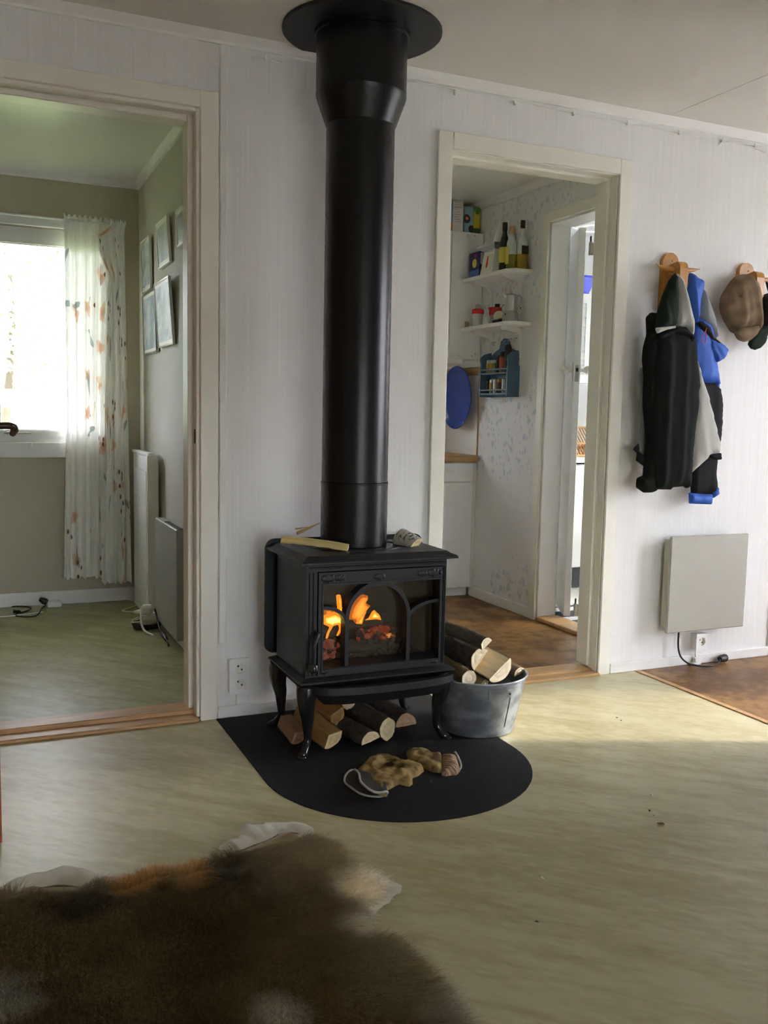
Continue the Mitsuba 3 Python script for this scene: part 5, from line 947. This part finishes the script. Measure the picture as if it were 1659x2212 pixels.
# ================================================================ the bright room seen past the ajar door
ct = thing('base_unit', 'white base unit in the bright room behind the kitchen', 'cabinet'); obj('body', cbox(3.3, 4.3, 1.735, 2.325, .15, .826, .002), 'white', ct); obj('front', cbox(3.42, 3.9, 1.716, 1.735, .152, .822, .003), 'white', ct); obj('plinth', box(3.3, 4.3, 1.79, 2.32, 0, .15), 'mat_grey', ct)
one('counter_top', cbox(3.25, 4.35, 1.70, 2.325, .838, .872, .004), 'white', 'white counter top in the bright room carrying the wooden dish rack', 'counter top')
dr2 = thing('dish_rack', 'wooden slatted dish rack on the white counter in the bright room', 'dish rack')
for i in range(16):
    x = 3.50+i*.022
    obj('slat', hull([(x+a, 1.80+b, .8735+z) for a in (0, .008) for b, z in ((0, 0), (.008, 0), (.17, .185), (.178, .185))]), 'rack_wood', dr2); obj('slat', hull([(x+.011+a, 1.82+b, .8735+z) for a in (0, .008) for b, z in ((.16, 0), (.152, 0), (-.008, .085), (-.016, .085))]), 'rack_wood', dr2)
for y, z in ((1.972, 1.056), (1.800, .955), (1.80, .8735), (1.965, .8735), (1.892, .925)): obj('rail', cbox(3.49, 3.86, y-.006, y+.012, z, z+.014, .003), 'rack_wood', dr2)
t = thing('frying_pan', 'dark round pan standing behind the wooden dish rack', 'pan'); obj('pan', move(lathe([(0, 0), (.09, 0), (.115, .03), (.118, .032), (.112, .032), (.088, .004), (0, .004)], 40), (3.66, 2.04, 1.005), rx=math.pi/2+.12), 'black', t, 40); obj('handle', cbox(3.652, 3.668, 2.02, 2.03, 1.115, 1.12, .002), 'black', t)
lc = thing('louvre_cabinet', 'white wall cabinet with a louvred door in the bright room', 'cabinet'); LX0, LX1, LY = 3.45, 3.905, 2.06
obj('body', cbox(LX0, LX1-.002, LY+.02, 2.325, 1.365, 1.965, .002), 'white', lc); dd_ = obj('door', prism(sbox(LX0, 1.365, LX1, 1.967).difference(sbox(LX0+.05, 1.425, LX1-.055, 1.905)), LY, LY+.02), 'white', lc)
for i in range(15):
    z = 1.428+i*.032; obj('louvre', hull([(x, LY+b, z+c_) for x in (LX0+.05, LX1-.055) for b, c_ in ((.002, 0), (.006, 0), (.014, .034), (.018, .034))]), 'white', dd_)
t = thing('storage_box', 'bright blue plastic basin on top of the louvred cabinet', 'plastic box')
pb = [(x, y, z) for z, e in ((1.9685, -.035), (2.085, .0)) for x in (3.60-e*0-.0+.0-e, 3.935+e) for y in (2.085-e, 2.31+e*.2)]
obj('tub', hull(pb), 'blue_plastic', t); obj('rim', cbox(3.588, 3.945, 2.078, 2.318, 2.083, 2.096, .004), 'blue_plastic', t); obj('panel', hull([(x, 2.085+.035*(1-(z-1.968)/.117)-.003, z) for x, z in ((3.66, 1.992), (3.872, 1.992), (3.885, 2.066), (3.65, 2.066))]+[(x, 2.10, z) for x, z in ((3.66, 1.992), (3.872, 1.992), (3.885, 2.066), (3.65, 2.066))]), 'blue_plastic', t)
t = thing('ceiling_lamp', 'white ceiling lamp shining in the bright room', 'ceiling lamp'); lp = AY((1283, 488), 1.78)
obj('base', lathe([(0, 2.399), (.15, 2.399), (.15, 2.388), (0, 2.388)], 40, (lp[0], 1.78, 0)), 'white', t, 40); obj('diffuser', lathe([(.145, 2.388), (.14, 2.355), (.11, 2.335), (.05, 2.328), (0, 2.327)], 40, (lp[0], 1.78, 0)), 'white', t, True, emitter=emit((.10, .10, .10)))
t = thing('towel', 'pale towel hanging from a line in the bright room', 'towel')
V, F, d = inflate(Polygon([(-.03, .86), (.05, .87), (.10, .60), (.13, .30), (.135, .12), (.10, .02), (.06, .0), (.02, .05), (-.04, .04), (-.06, .4)]), .012, lambda d, u, v: .004+rnd(d, .012, .03)+.006*np.sin(u*70))
obj('cloth', trimesh.Trimesh(np.c_[3.12+V[:, 2], .845+V[:, 0], 1.33+V[:, 1]], F, process=False), 'cloth_white', t, True); obj('line', tube([(3.122, .131, 2.196), (3.122, 2.328, 2.196)], .003, 6), 'white', t, True)
mt = thing('rag_rug', 'grey and white striped rag rug on the floor of the bright room', 'rug')
for i, (a, b, c_) in enumerate(((.62, .74, 'mat_grey'), (.74, .80, 'cloth_white'), (.80, .94, 'mat_grey'), (.94, 1.02, 'cloth_white'), (1.02, 1.16, 'mat_grey'), (1.16, 1.25, 'cloth_white'), (1.25, 1.29, 'mat_grey'))):
    obj('stripe', cbox(3.0, 3.62, a+.0005, b-.0005, 0, .006, .002), c_, mt)
key = obj('fringe', cat(*[box(3.005+.012*i, 3.009+.012*i, 1.29, 1.325, 0, .003) for i in range(51)]), 'cloth_white', mt); labels[key] = {'kind': 'stuff', 'label': 'white fringe'}
